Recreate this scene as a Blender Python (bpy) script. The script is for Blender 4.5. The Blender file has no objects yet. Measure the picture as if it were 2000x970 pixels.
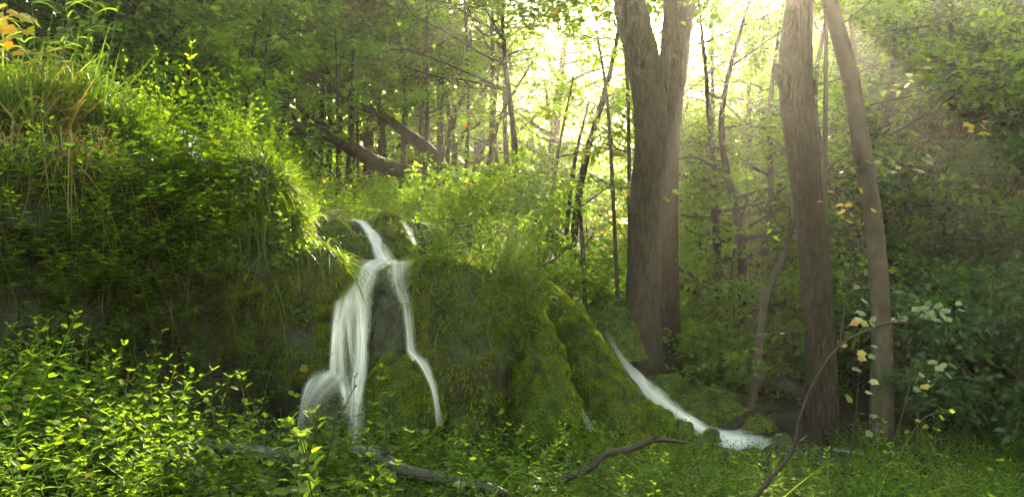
import bpy, math, random
import numpy as np
R = math.radians
rng = np.random.default_rng(11)
random.seed(5)
SC = bpy.context.scene
COL = SC.collection

# ------------------------------------------------------------------ camera, sky, sun, exposure
F, CX, CY, CAMZ = 1732.0, 1000.0, 485.0, 1.5
cam_d = bpy.data.cameras.new('camera'); cam = bpy.data.objects.new('camera', cam_d); COL.objects.link(cam)
cam.location = (0, 0, CAMZ); cam.rotation_euler = (R(90), 0, 0)
cam_d.sensor_width = 36; cam_d.lens = 36 * F / 2000; cam_d.clip_end = 600; cam_d.clip_start = 0.05
SC.camera = cam
SUN_AZ, SUN_EL = R(13.6), R(20.3)            # azimuth to the right of the view, elevation
SUND = np.array([math.sin(SUN_AZ) * math.cos(SUN_EL), math.cos(SUN_AZ) * math.cos(SUN_EL), math.sin(SUN_EL)])
world = bpy.data.worlds.new('World'); SC.world = world; world.use_nodes = True
wn = world.node_tree; bg = wn.nodes['Background']
sky = wn.nodes.new('ShaderNodeTexSky'); sky.sky_type = 'NISHITA'; sky.sun_disc = False
sky.sun_elevation = SUN_EL; sky.sun_rotation = SUN_AZ; sky.air_density = 2.0; sky.dust_density = 3.0; sky.ozone_density = .4
tint = wn.nodes.new('ShaderNodeMix'); tint.data_type = 'RGBA'; tint.blend_type = 'MULTIPLY'; tint.inputs[0].default_value = 1; tint.inputs[7].default_value = (1.0, .95, .86, 1)   # warm white balance
wn.links.new(sky.outputs['Color'], tint.inputs[6]); wn.links.new(tint.outputs[2], bg.inputs['Color']); bg.inputs['Strength'].default_value = 0.145
sl = bpy.data.lights.new('sun', 'SUN'); so = bpy.data.objects.new('sun', sl); COL.objects.link(so)
sl.energy = 5.0; sl.angle = R(0.5); sl.color = (1.0, 0.84, 0.56)
so.rotation_euler = (R(90) - SUN_EL, 0, math.pi - SUN_AZ); so.location = (5, 30, 20)
from mathutils import Vector
so.rotation_euler = Vector(SUND).to_track_quat('Z', 'Y').to_euler()
SC.view_settings.view_transform = 'Standard'; SC.view_settings.look = 'None'
SC.view_settings.gamma = 1.0; SC.view_settings.exposure = 2.95; SC.view_settings.use_curve_mapping = False
SC.render.engine = 'CYCLES'
cy = SC.cycles
cy.max_bounces = 6; cy.diffuse_bounces = 3; cy.glossy_bounces = 1; cy.transmission_bounces = 3; cy.transparent_max_bounces = 10
cy.volume_bounces = 0; cy.use_denoising = True; cy.caustics_reflective = False; cy.caustics_refractive = False
cy.sample_clamp_indirect = 4.0
try: cy.denoiser = 'OPENIMAGEDENOISE'; cy.denoising_input_passes = 'RGB_ALBEDO_NORMAL'; cy.denoising_prefilter = 'ACCURATE'
except Exception: pass

# ------------------------------------------------------------------ small maths
def W(px, py, Y): return np.array([(px - CX) / F * Y, Y, CAMZ - (py - CY) / F * Y])
def sstep(a, b, x):
    t = np.clip((x - a) / (b - a), 0, 1); return t * t * (3 - 2 * t)
def nrmz(v): return v / np.maximum(np.linalg.norm(v, axis=-1, keepdims=True), 1e-9)
def _hash(ix, iy, iz, seed):
    h = (ix * 374761393 + iy * 668265263 + iz * 2147483647 + seed * 974634533) & 0xFFFFFFFF
    h = ((h ^ (h >> 13)) * 1274126177) & 0xFFFFFFFF
    return ((h ^ (h >> 16)) & 0xFFFF) / 65535.0
def vnoise(P, seed=0):
    P = np.asarray(P, float); i = np.floor(P).astype(np.int64); f = P - i; f = f * f * (3 - 2 * f)
    o = 0
    for dx in (0, 1):
        for dy in (0, 1):
            for dz in (0, 1):
                w = (f[..., 0] if dx else 1 - f[..., 0]) * (f[..., 1] if dy else 1 - f[..., 1]) * (f[..., 2] if dz else 1 - f[..., 2])
                o = o + w * _hash(i[..., 0] + dx, i[..., 1] + dy, i[..., 2] + dz, seed)
    return o * 2 - 1
def fbm(P, seed=0, oct=3):
    a, s, o = 1.0, 0, 0
    P = np.asarray(P, float)
    for k in range(oct): o = o + a * vnoise(P * 2 ** k, seed + k); s += a; a *= .5
    return o / s
def spline(P, n):
    P = np.asarray(P, float); m = len(P)
    Q = np.vstack([2 * P[0] - P[1], P, 2 * P[-1] - P[-2]])
    t = np.linspace(0, m - 1 - 1e-6, n); k = t.astype(int); f = (t - k)[:, None]
    a, b, c, d = Q[k], Q[k + 1], Q[k + 2], Q[k + 3]
    return .5 * (2 * b + (c - a) * f + (2 * a - 5 * b + 4 * c - d) * f ** 2 + (3 * b - a - 3 * c + d) * f ** 3)

# gaps in the foliage that let sun shafts through: coordinates across the sun's direction
SU = np.array([math.cos(SUN_AZ), -math.sin(SUN_AZ), 0.0]); SV = np.cross(SUND, SU) * 1.0
if SV[2] < 0: SV = -SV
GAPS = []                                    # (s, t, rs, rt, leaves kept inside, from what distance y on)
def gap(px, py, Y, rs, rt=None, keep=0.0, y0=9.0, fleck=False):
    p = W(px, py, Y)
    if fleck and any(abs((p - q) @ SU) < .8 and abs((p - q) @ SV) < .7 for q in (W(1250, 750, 9), W(1330, 815, 8.85), W(1430, 855, 8.75))): return
    GAPS.append((p @ SU, p @ SV, rs, rt or rs, keep, y0))
gap(290, 750, 4.5, .48, .46, 0, 5); gap(650, 845, 4.2, .26, .26, 0, 5); gap(100, 140, 6.5, .95, .7, .1); gap(420, 315, 7.4, .8, .5, .05); gap(570, 390, 7.4, .5, .35, .05); gap(1125, 590, 8.6, .6, .35, .05); gap(1200, 700, 8.7, .2, .2, .2); gap(950, 520, 7.5, .35, .2, .2)
gap(240, 240, 6.8, .4, .3, .1); gap(920, 560, 7.5, .25, .3)
gap(1620, 905, 5.5, .7, .14, .45); gap(1050, 900, 4.6, .4, .12, .4); gap(1280, 180, 9.5, .5, .35); gap(1500, 60, 9.5, .55, .3, .1); gap(1690, 160, 9.0, .38, .42); gap(1560, 300, 9.0, .3, .3, .1)
GAPS.append((-2.6, -3.6, 3.4, 2.0, .25, 19)); GAPS.append((-4.2, -2.2, 2.0, .9, .35, 16.5)); gap(1500, 800, 6.5, .15)
gap(980, 420, 14, 1.3, .9, .25, 16); gap(800, 330, 16, 1.2, .7, .3, 18); gap(1150, 480, 13, .7, .6, .3, 14); gap(700, 560, 7.7, .2)
gap(1700, 570, 6.0, .15); gap(1820, 620, 6.3, .2)
for k in range(22):                          # chance holes in the canopy: flecks of sun in the valley and on the near herbs
    gap(rng.uniform(1340, 1760), rng.uniform(120, 640), rng.uniform(10, 15), rng.uniform(.2, .45), rng.uniform(.2, .4), .1, 9, True)
for k in range(8): gap(rng.uniform(1380, 1950), rng.uniform(860, 940), rng.uniform(4.6, 6.5), rng.uniform(.14, .26), rng.uniform(.10, .2), .05, 8, True)
for k in range(14): gap(rng.uniform(560, 1180), rng.uniform(300, 470), rng.uniform(12, 17), rng.uniform(.25, .5), rng.uniform(.2, .4), .1, 12, True)
def in_sun_gap(P, hard=False):
    if len(P) == 0: return np.zeros(0, bool)
    s, t = P @ SU, P @ SV; out = np.zeros(len(P), bool)
    wob = .18 * vnoise(np.stack([s * 2.2, t * 2.2, s * 0], -1), 77)
    for (a, b, ra, rb, keep, y0) in GAPS:
        if hard and keep > 0: continue
        d = ((s - a) / ra) ** 2 + ((t - b) / rb) ** 2 < 1 + 1.5 * wob
        d &= P[:, 1] > y0
        if keep > 0: d &= rng.random(len(P)) > keep
        out |= d
    return out

# ------------------------------------------------------------------ mesh builder
KEY = []
def clear_of_gaps(x, y, top):
    """move a trunk sideways until it does not stand in one of the sun's gaps"""
    for _ in range(40):
        p = np.stack([np.full(40, x), np.full(40, y), np.linspace(-.5, top, 40)], -1)
        if not (in_sun_gap(p, True) & (p[:, 2] > 1.0)).any(): return x
        x += rng.choice([-1, 1]) * .35 * rng.random() + .12
    return x
class MB:
    def __init__(s): s.v, s.f, s.r, s.uv, s.n = [], [], [], [], 0
    def add(s, V, Fa, Rn=0.5, UV=None):
        V = np.asarray(V, np.float32).reshape(-1, 3); Fa = np.asarray(Fa, np.int64)
        if len(V) == 0 or len(Fa) == 0: return
        s.v.append(V); s.f.append(Fa + s.n); s.n += len(V)
        s.r.append(np.broadcast_to(np.asarray(Rn, np.float32), (len(Fa),)).copy())
        s.uv.append(np.zeros((len(V), 2), np.float32) if UV is None else np.asarray(UV, np.float32))
    def arrays(s): return s.v, s.f, s.r
    def mesh(s, name, mat, smooth=True):
        me = bpy.data.meshes.new(name)
        if s.n:
            V = np.concatenate(s.v); loops = np.concatenate([a.ravel() for a in s.f]).astype(np.int32)
            tot = np.concatenate([np.full(len(a), a.shape[1], np.int32) for a in s.f])
            st = np.concatenate([[0], np.cumsum(tot)[:-1]]).astype(np.int32)
            me.vertices.add(len(V)); me.vertices.foreach_set('co', V.ravel())
            me.loops.add(len(loops)); me.loops.foreach_set('vertex_index', loops)
            me.polygons.add(len(tot)); me.polygons.foreach_set('loop_start', st); me.polygons.foreach_set('loop_total', tot)
            me.polygons.foreach_set('use_smooth', np.full(len(tot), smooth))
            at = me.attributes.new('rnd', 'FLOAT', 'FACE'); at.data.foreach_set('value', np.concatenate(s.r))
            if any(u.any() for u in s.uv):
                ul = me.uv_layers.new(name='UVMap'); ul.data.foreach_set('uv', np.concatenate(s.uv)[loops].ravel())
            me.update(calc_edges=True)
        if mat: me.materials.append(mat)
        return me
    def build(s, name, mat, parent=None, smooth=True, origin=None):
        if origin is not None:
            for a in s.v: a -= np.asarray(origin, np.float32)
        o = bpy.data.objects.new(name, s.mesh(name, mat, smooth)); COL.objects.link(o)
        if parent is not None: o.parent = parent
        elif origin is not None: o.location = origin
        return o
def tag(o, label=None, cat=None, group=None, kind=None):
    for k, v in (('label', label), ('category', cat), ('group', group), ('kind', kind)):
        if v: o[k] = v
    return o
def empty(name, loc, label, cat, group=None):
    o = bpy.data.objects.new(name, None); COL.objects.link(o); o.location = loc; o.empty_display_size = .1
    return tag(o, label, cat, group)
def copy_thing(o, loc, rot, scale, label=None, group=None):
    c = o.copy(); COL.objects.link(c); c.location = loc; c.rotation_euler = rot; c.scale = (scale,) * 3
    if label: c['label'] = label
    if group: c['group'] = group
    for ch in o.children:
        d = ch.copy(); COL.objects.link(d); d.parent = c
        for g in ch.children:
            e = g.copy(); COL.objects.link(e); e.parent = d
    return c

# ------------------------------------------------------------------ shape pieces
def tube(mb, P, rad, sides=8, rough=0.0, seed=0, Rn=.5, cap=True, freq=6, flare=None):
    P = np.asarray(P, float); n = len(P); rad = np.broadcast_to(np.asarray(rad, float), (n,)).copy()
    T = nrmz(np.gradient(P, axis=0)); a = np.array([1.0, 0, 0]) if abs(T[0][0]) < .8 else np.array([0, 1.0, 0])
    N = np.zeros_like(P); b = nrmz(np.cross(T[0], a)); N[0] = nrmz(np.cross(b, T[0]))
    for i in range(1, n):
        v = N[i - 1] - T[i] * (N[i - 1] @ T[i]); N[i] = v / max(np.linalg.norm(v), 1e-9)
    B = np.cross(T, N); th = np.linspace(0, 2 * np.pi, sides, endpoint=False)
    D = N[:, None] * np.cos(th)[None, :, None] + B[:, None] * np.sin(th)[None, :, None]
    rr = np.repeat(rad[:, None], sides, 1)
    if flare is not None: rr = rr * (1 + flare[:, None] * (.5 + .5 * np.cos(5 * th + seed)[None]))
    V = P[:, None] + D * rr[..., None]
    if rough > 0:
        k = fbm(np.concatenate([V * freq * np.array([1, 1, .35])], -1) + seed * 3.7, seed, 3); V = V + D * (rr * rough * k)[..., None]
    L = np.concatenate([[0], np.cumsum(np.linalg.norm(np.diff(P, axis=0), axis=1))])
    i, j = np.meshgrid(np.arange(n - 1), np.arange(sides), indexing='ij'); j2 = (j + 1) % sides
    Fq = np.stack([i * sides + j, i * sides + j2, (i + 1) * sides + j2, (i + 1) * sides + j], -1).reshape(-1, 4)
    mb.add(V.reshape(-1, 3), Fq, Rn)
    if cap and rad[-1] > .004:
        mb.add(np.vstack([V[-1], P[-1] + T[-1] * rad[-1] * .4]), np.stack([np.arange(sides), (np.arange(sides) + 1) % sides, np.full(sides, sides)], -1), Rn)
    if cap and rad[0] > .004:
        mb.add(np.vstack([V[0], P[0] - T[0] * rad[0] * .4]), np.stack([(np.arange(sides) + 1) % sides, np.arange(sides), np.full(sides, sides)], -1), Rn)
    return T
# leaf templates: x across, y along, z along the normal
def tmpl(v, f): return np.array(v, float), [np.array(q) for q in f]
LEAF2 = tmpl([(0, 0, 0), (.30, .42, .07), (0, 1, -.06), (-.30, .42, .07)], [[(0, 1, 2), (0, 2, 3)]])
LEAF4 = tmpl([(0, 0, 0), (.27, .25, .05), (.22, .66, .03), (0, 1, -.10), (-.22, .66, .03), (-.27, .25, .05), (0, .45, -.02)],
             [[(0, 1, 6), (2, 3, 6), (3, 4, 6), (5, 0, 6), (1, 2, 6), (4, 5, 6)]])
BROAD = (LEAF4[0] * np.array([1.75, 1, 1.2]), LEAF4[1])
LEAFN = tmpl([(0, 0, 0), (.07, .3, .01), (.055, .65, -.02), (0, 1, -.12), (-.055, .65, -.02), (-.07, .3, .01)],
             [[(0, 1, 5), (2, 3, 4)], [(1, 2, 4, 5)]])
_mo = [(0, 0), (.20, -.06), (.46, .04), (.40, .22), (.64, .48), (.40, .56), (.24, .74), (0, 1.0), (-.24, .74), (-.40, .56), (-.64, .48), (-.40, .22), (-.46, .04), (-.20, -.06)]
MAPLE = tmpl([(0, .30, .02)] + [(x, y, -.22 * (x * x) - .10 * max(0, y - .4)) for x, y in _mo], [[(0, 1 + i, 1 + (i + 1) % 14) for i in range(14)]])
def leaves(mb, tm, pos, tip, nrm, size, rnd, wid=1.0):
    n = len(pos)
    if n == 0: return
    V0, fs = tm; Y = nrmz(tip); X = nrmz(np.cross(Y, nrm)); Z = np.cross(X, Y)
    sz = np.broadcast_to(np.asarray(size, float), (n,))[:, None, None]
    wd = np.broadcast_to(np.asarray(wid, float), (n,))[:, None, None]
    V = pos[:, None] + sz * (X[:, None] * V0[None, :, :1] * wd + Y[:, None] * V0[None, :, 1:2] + Z[:, None] * V0[None, :, 2:3])
    V = V.reshape(-1, 3); k = len(V0); base = (np.arange(n) * k)[:, None, None]
    rn = np.broadcast_to(np.asarray(rnd, float), (n,))
    first = True
    for f in fs:
        f = np.atleast_2d(f); Fa = (base + f[None]).reshape(-1, f.shape[1])
        if first: mb.add(V, Fa, np.repeat(rn, len(f))); first = False
        else:
            mb.f.append(Fa + mb.n - len(V)); mb.r.append(np.repeat(rn, len(f)).astype(np.float32))
def blades(mb, pos, d, L, wd, bend, rnd, seg=4, gdir=(0, 0, -1)):
    n = len(pos)
    if n == 0: return
    L = np.broadcast_to(np.asarray(L, float), (n,)); wd = np.broadcast_to(np.asarray(wd, float), (n,)); bend = np.broadcast_to(np.asarray(bend, float), (n,))
    d = nrmz(d); g = np.asarray(gdir, float); t = np.linspace(0, 1, seg + 1)
    cl = pos[:, None] + d[:, None] * (L[:, None] * t)[..., None] + g * (L[:, None] * bend[:, None] * t ** 2)[..., None]
    side = nrmz(np.cross(d, rng.normal(size=(n, 3))))
    w = np.interp(t, [0, .25, .6, 1], [.6, 1, .8, .05])[None, :, None] * wd[:, None, None] * .5
    V = np.stack([cl - side[:, None] * w, cl + side[:, None] * w], 2).reshape(n, -1, 3)
    k = np.arange(seg); q = np.stack([2 * k, 2 * k + 1, 2 * k + 3, 2 * k + 2], -1)
    Fa = (np.arange(n)[:, None, None] * (2 * (seg + 1)) + q[None]).reshape(-1, 4)
    mb.add(V.reshape(-1, 3), Fa, np.repeat(np.broadcast_to(rnd, (n,)), seg))
def rdir(n, z=0.0):
    a = rng.random(n) * 2 * np.pi; return np.stack([np.cos(a), np.sin(a), np.full(n, z)], -1)
def stamp(mb, src, pos, yaw, scale, tilt=0.0, drnd=0.0):
    """many copies of a small prototype (list of (V, F-list, R-list)) written into one mesh"""
    V, Fs, Rs = src; n = len(pos)
    if n == 0: return
    c, s = np.cos(yaw), np.sin(yaw); z = np.zeros(n)
    M = np.stack([np.stack([c, -s, z], -1), np.stack([s, c, z], -1), np.stack([z, z, z + 1], -1)], 1)
    ta = rng.random(n) * 2 * np.pi; tl = rng.normal(size=n) * tilt
    P = np.einsum('nij,vj->nvi', M, V) * np.asarray(scale)[:, None, None]
    P[..., 0] += P[..., 2] * (np.cos(ta) * tl)[:, None]; P[..., 1] += P[..., 2] * (np.sin(ta) * tl)[:, None]
    P += pos[:, None]
    jit = rng.normal(size=n) * drnd; b0 = mb.n; first = True
    for Fa, r in zip(Fs, Rs):
        A = ((np.arange(n) * len(V))[:, None, None] + Fa[None]).reshape(-1, Fa.shape[1]); rr = np.clip((r[None] + jit[:, None]).ravel(), 0, 1)
        if first: mb.add(P.reshape(-1, 3), A, rr); first = False
        else: mb.f.append(A + b0); mb.r.append(rr.astype(np.float32))
def proto(*mbs):
    V, Fs, Rs, n = [], [], [], 0
    for m in mbs:
        for f, r in zip(m.f, m.r): Fs.append(f + n); Rs.append(r)
        V += m.v; n += m.n
    return np.concatenate(V).astype(float), Fs, Rs

# ------------------------------------------------------------------ materials
def mat(name):
    m = bpy.data.materials.new(name); m.use_nodes = True; nt = m.node_tree
    for n in list(nt.nodes): nt.nodes.remove(n)
    return m, nt, lambda t, **k: _node(nt, t, **k)
def _node(nt, t, **k):
    n = nt.nodes.new(t)
    for a, b in k.items():
        if a in n.inputs: n.inputs[a].default_value = b
        else: setattr(n, a, b)
    return n
def ramp(nt, stops, interp='LINEAR'):
    n = nt.nodes.new('ShaderNodeValToRGB'); cr = n.color_ramp; cr.interpolation = interp
    while len(cr.elements) < len(stops): cr.elements.new(.5)
    for e, (p, c) in zip(cr.elements, stops): e.position = p; e.color = (*c, 1)
    return n
def leaf_mat(name, stops, trans=.45, tcol=(1.5, 1.9, .55), rough=.45, spec=.35):
    m, nt, N = mat(name); L = nt.links.new
    at = N('ShaderNodeAttribute', attribute_name='rnd'); oi = N('ShaderNodeObjectInfo')
    ad = N('ShaderNodeMath', operation='MULTIPLY_ADD'); ad.inputs[1].default_value = .16; L(oi.outputs['Random'], ad.inputs[0]); L(at.outputs['Fac'], ad.inputs[2])
    sb = N('ShaderNodeMath', operation='SUBTRACT'); sb.inputs[1].default_value = .08; sb.use_clamp = True; L(ad.outputs[0], sb.inputs[0])
    rp = ramp(nt, stops); L(sb.outputs[0], rp.inputs[0])
    pb = N('ShaderNodeBsdfPrincipled', Roughness=rough); pb.inputs['Specular IOR Level'].default_value = spec
    L(rp.outputs[0], pb.inputs['Base Color'])
    mu = N('ShaderNodeMix', data_type='RGBA', blend_type='MULTIPLY'); mu.inputs[0].default_value = 1
    L(rp.outputs[0], mu.inputs[6]); mu.inputs[7].default_value = (*tcol, 1)
    tr = N('ShaderNodeBsdfTranslucent'); L(mu.outputs[2], tr.inputs[0])
    mx = N('ShaderNodeMixShader'); mx.inputs[0].default_value = trans
    L(pb.outputs[0], mx.inputs[1]); L(tr.outputs[0], mx.inputs[2]); o = N('ShaderNodeOutputMaterial'); L(mx.outputs[0], o.inputs[0])
    return m
def rough_mat(name, stops, scale=6, stretch=(1, 1, 1), bump=.4, dist=.02, rough=.9, spec=.2, detail=8):
    m, nt, N = mat(name); L = nt.links.new
    tc = N('ShaderNodeTexCoord'); mp = N('ShaderNodeMapping'); mp.inputs['Scale'].default_value = stretch; L(tc.outputs['Object'], mp.inputs[0])
    no = N('ShaderNodeTexNoise', Scale=scale, Detail=detail, Roughness=.62); L(mp.outputs[0], no.inputs['Vector'])
    n2 = N('ShaderNodeTexNoise', Scale=scale * 5, Detail=4); L(mp.outputs[0], n2.inputs['Vector'])
    rp = ramp(nt, stops); L(no.outputs[0], rp.inputs[0])
    pb = N('ShaderNodeBsdfPrincipled', Roughness=rough); pb.inputs['Specular IOR Level'].default_value = spec; L(rp.outputs[0], pb.inputs['Base Color'])
    ad = N('ShaderNodeMath', operation='MULTIPLY_ADD'); ad.inputs[1].default_value = .5; L(n2.outputs[0], ad.inputs[0]); L(no.outputs[0], ad.inputs[2])
    bp = N('ShaderNodeBump', Strength=bump, Distance=dist); L(ad.outputs[0], bp.inputs['Height']); L(bp.outputs[0], pb.inputs['Normal'])
    o = N('ShaderNodeOutputMaterial'); L(pb.outputs[0], o.inputs[0]); return m
M = {}
M['leaf'] = leaf_mat('beech_leaf', [(0, (.030, .070, .010)), (.45, (.062, .120, .016)), (.85, (.110, .160, .020)), (.97, (.13, .15, .025)), (1, (.24, .15, .03))], trans=.6, tcol=(2.6, 2.7, .5), spec=.2, rough=.5)
M['leaf_shaded'] = leaf_mat('shade_toned_leaf', [(0, (.018, .046, .010)), (.5, (.036, .076, .016)), (.9, (.064, .106, .022)), (1, (.20, .15, .04))], trans=.42, tcol=(1.8, 2.2, .7), rough=.42, spec=.35)  # darker leaves for the far right slope, its shade put into the colour
M['herb'] = leaf_mat('herb_leaf', [(0, (.034, .074, .010)), (.5, (.074, .130, .016)), (.9, (.125, .170, .022)), (1, (.22, .19, .04))], trans=.6, tcol=(3.0, 2.9, .4), rough=.55, spec=.15)
M['stem'] = leaf_mat('herb_stem', [(0, (.03, .05, .012)), (1, (.07, .10, .025))], trans=.2, spec=.1, rough=.7)
M['grass'] = leaf_mat('grass_blade', [(0, (.045, .095, .015)), (.55, (.085, .140, .022)), (.72, (.16, .16, .045)), (.85, (.27, .20, .085)), (1, (.33, .24, .12))], trans=.52, tcol=(2.2, 2.2, .5))
M['moss'] = leaf_mat('moss_frond', [(0, (.022, .044, .003)), (.35, (.080, .125, .008)), (.7, (.150, .195, .012)), (1, (.22, .22, .02))], trans=.45, tcol=(2.6, 2.4, .3), rough=.8, spec=.08)
M['pale_leaf'] = leaf_mat('pale_maple_leaf', [(0, (.07, .11, .04)), (.5, (.12, .16, .065)), (.75, (.24, .25, .11)), (.9, (.34, .28, .06)), (1, (.30, .18, .05))], trans=.4, tcol=(1.5, 1.5, .7), rough=.5, spec=.25)
M['yellow_leaf'] = leaf_mat('autumn_leaf', [(0, (.16, .19, .02)), (.5, (.30, .25, .025)), (.85, (.36, .22, .03)), (1, (.28, .13, .03))], trans=.5, tcol=(2.0, 1.8, .4), spec=.08)
M['dead_leaf'] = leaf_mat('dead_leaf', [(0, (.12, .06, .03)), (1, (.26, .15, .07))], trans=.2, tcol=(1.2, 1, .8))
M['mossbase'] = rough_mat('moss_bed', [(.35, (.008, .013, .003)), (.5, (.026, .042, .006)), (.65, (.060, .080, .010))], 9, (1, 1, .8), .9, .05)
M['tufa'] = rough_mat('wet_tufa_rock', [(.3, (.006, .007, .003)), (.46, (.016, .016, .008)), (.54, (.020, .030, .005)), (.68, (.034, .046, .008)), (.85, (.05, .045, .028))], 7, (1, 1, .5), .9, .05, .55, .4)
M['soil'] = rough_mat('forest_soil', [(.3, (.012, .010, .006)), (.5, (.026, .022, .012)), (.65, (.026, .038, .010)), (.8, (.075, .052, .028))], 3.5, (1, 1, 1), .9, .05)
M['bark'] = rough_mat('grey_brown_bark', [(.30, (.006, .005, .003)), (.46, (.018, .014, .009)), (.58, (.038, .030, .019)), (.75, (.075, .062, .042))], 30, (1, 1, .26), 1.0, .05)
M['bark_moss'] = rough_mat('mossy_bark', [(.3, (.006, .005, .003)), (.45, (.020, .016, .010)), (.55, (.042, .034, .022)), (.62, (.030, .036, .012)), (.8, (.075, .070, .040))], 28, (1, 1, .26), 1.0, .05)
M['bark_brown_shaded'] = rough_mat('shaded_brown_bark', [(.28, (.006, .005, .003)), (.46, (.016, .012, .008)), (.58, (.032, .024, .015)), (.75, (.055, .042, .028))], 30, (1, 1, .26), 1.0, .05)  # darker copy of the bark: the rear trunk's shade is in the colour
M['bark_dark'] = rough_mat('dark_bark', [(.3, (.016, .013, .010)), (.55, (.046, .038, .028)), (.8, (.08, .07, .05))], 12, (1, 1, .4), .7, .015)
M['bark_smooth'] = rough_mat('smooth_grey_bark', [(.3, (.022, .018, .012)), (.55, (.052, .044, .031)), (.8, (.085, .075, .055))], 9, (1, 1, .6), .45, .01, .8)
M['deadwood'] = rough_mat('wet_dead_wood', [(.35, (.010, .009, .007)), (.55, (.035, .030, .024)), (.75, (.12, .11, .09))], 14, (.35, 1, 1), .8, .02, .5, .5)
M['twig'] = rough_mat('dark_twig', [(.3, (.012, .009, .007)), (.7, (.040, .028, .020))], 20, (1, 1, 1), .3, .005, .6)
def water_mat(name, lo, hi, base, sx, sy, soft=.35):
    m, nt, N = mat(name); L = nt.links.new
    uv = N('ShaderNodeTexCoord'); mp = N('ShaderNodeMapping'); mp.inputs['Scale'].default_value = (sx, sy, 1); L(uv.outputs['UV'], mp.inputs[0])
    no = N('ShaderNodeTexNoise', Scale=1.0, Detail=5, Roughness=.55, Distortion=.35); L(mp.outputs[0], no.inputs['Vector'])
    st = N('ShaderNodeMapRange'); st.inputs[1].default_value = lo; st.inputs[2].default_value = hi; st.inputs[3].default_value = base; st.inputs[4].default_value = 1.0
    L(no.outputs[0], st.inputs[0])
    sx_ = N('ShaderNodeSeparateXYZ'); L(uv.outputs['UV'], sx_.inputs[0])
    a = N('ShaderNodeMath', operation='MULTIPLY_ADD'); a.inputs[1].default_value = 2; a.inputs[2].default_value = -1; L(sx_.outputs[0], a.inputs[0])
    ab0 = N('ShaderNodeMath', operation='ABSOLUTE'); L(a.outputs[0], ab0.inputs[0])
    mp2 = N('ShaderNodeMapping'); mp2.inputs['Scale'].default_value = (2.2, sy * 3.5, 1); L(uv.outputs['UV'], mp2.inputs[0]); n3 = N('ShaderNodeTexNoise', Scale=1.0, Detail=4); L(mp2.outputs[0], n3.inputs['Vector'])
    ab = N('ShaderNodeMath', operation='MULTIPLY_ADD'); ab.inputs[1].default_value = 1.1; L(n3.outputs[0], ab.inputs[0])
    sh = N('ShaderNodeMath', operation='SUBTRACT'); sh.inputs[1].default_value = .55; L(ab0.outputs[0], sh.inputs[0]); L(sh.outputs[0], ab.inputs[2])
    pw = N('ShaderNodeMapRange', interpolation_type='SMOOTHSTEP'); pw.inputs[1].default_value = 1.0; pw.inputs[2].default_value = soft; pw.inputs[3].default_value = 0; pw.inputs[4].default_value = 1; L(ab.outputs[0], pw.inputs[0])
    at = N('ShaderNodeAttribute', attribute_name='thin')
    al = N('ShaderNodeMath', operation='MULTIPLY'); L(st.outputs[0], al.inputs[0]); L(pw.outputs[0], al.inputs[1])
    a2 = N('ShaderNodeMath', operation='MULTIPLY', use_clamp=True); L(al.outputs[0], a2.inputs[0]); L(at.outputs['Fac'], a2.inputs[1])
    df = N('ShaderNodeBsdfPrincipled', Roughness=.35); df.inputs['Base Color'].default_value = (.92, .92, .90, 1)
    tr = N('ShaderNodeBsdfTranslucent'); tr.inputs[0].default_value = (.94, .94, .92, 1)
    m1 = N('ShaderNodeMixShader'); m1.inputs[0].default_value = .5; L(df.outputs[0], m1.inputs[1]); L(tr.outputs[0], m1.inputs[2])
    tp = N('ShaderNodeBsdfTransparent'); m2 = N('ShaderNodeMixShader'); L(a2.outputs[0], m2.inputs[0]); L(tp.outputs[0], m2.inputs[1]); L(m1.outputs[0], m2.inputs[2])
    bp = N('ShaderNodeBump', Strength=.25, Distance=.03); L(no.outputs[0], bp.inputs['Height']); L(bp.outputs[0], df.inputs['Normal'])
    o = N('ShaderNodeOutputMaterial'); L(m2.outputs[0], o.inputs[0]); return m
M['fall'] = water_mat('silky_falling_water', .32, .62, .18, 4, .8, .0)
M['stream'] = water_mat('white_stream_water', .25, .6, .45, 4, 1.0, .1)

# ------------------------------------------------------------------ terrain
_cp = np.array([  # crest of the bank: px, py, distance, flare at the foot
    (-700, 240, 5.6, .15), (-330, 236, 5.9, .15), (-150, 232, 6.1, .15), (0, 232, 6.3, .15), (120, 245, 6.6, .12), (220, 265, 6.9, .10), (350, 302, 7.2, .08), (470, 342, 7.3, .08),
    (575, 378, 7.3, .10), (632, 428, 7.4, .12), (664, 494, 7.6, .10), (690, 517, 7.85, .10), (740, 515, 7.9, .10), (800, 512, 7.75, .12), (850, 500, 7.55, .18),
    (940, 512, 7.65, .22), (1000, 535, 8.05, .12), (1050, 572, 8.75, .05), (1120, 640, 9.2, .05), (1180, 705, 9.5, .05), (1225, 790, 9.5, .05), (1290, 845, 9.4, .1), (1360, 860, 9.4, .1)])
NU = 470
_u = np.linspace(0, 1, NU); _t = np.linspace(0, 1, len(_cp))
_pxs = np.interp(_u, np.linspace(0, 1, len(_cp)), _cp[:, 0])
_sp = spline(_cp, NU); BPX, BPY, BY, BFL = _sp[:, 0], _sp[:, 1], _sp[:, 2], _sp[:, 3]
CREST = np.stack([(BPX - CX) / F * BY, BY, CAMZ - (BPY - CY) / F * BY], -1)
def crest_y(x): return np.interp(x, CREST[:, 0], CREST[:, 1])
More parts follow.
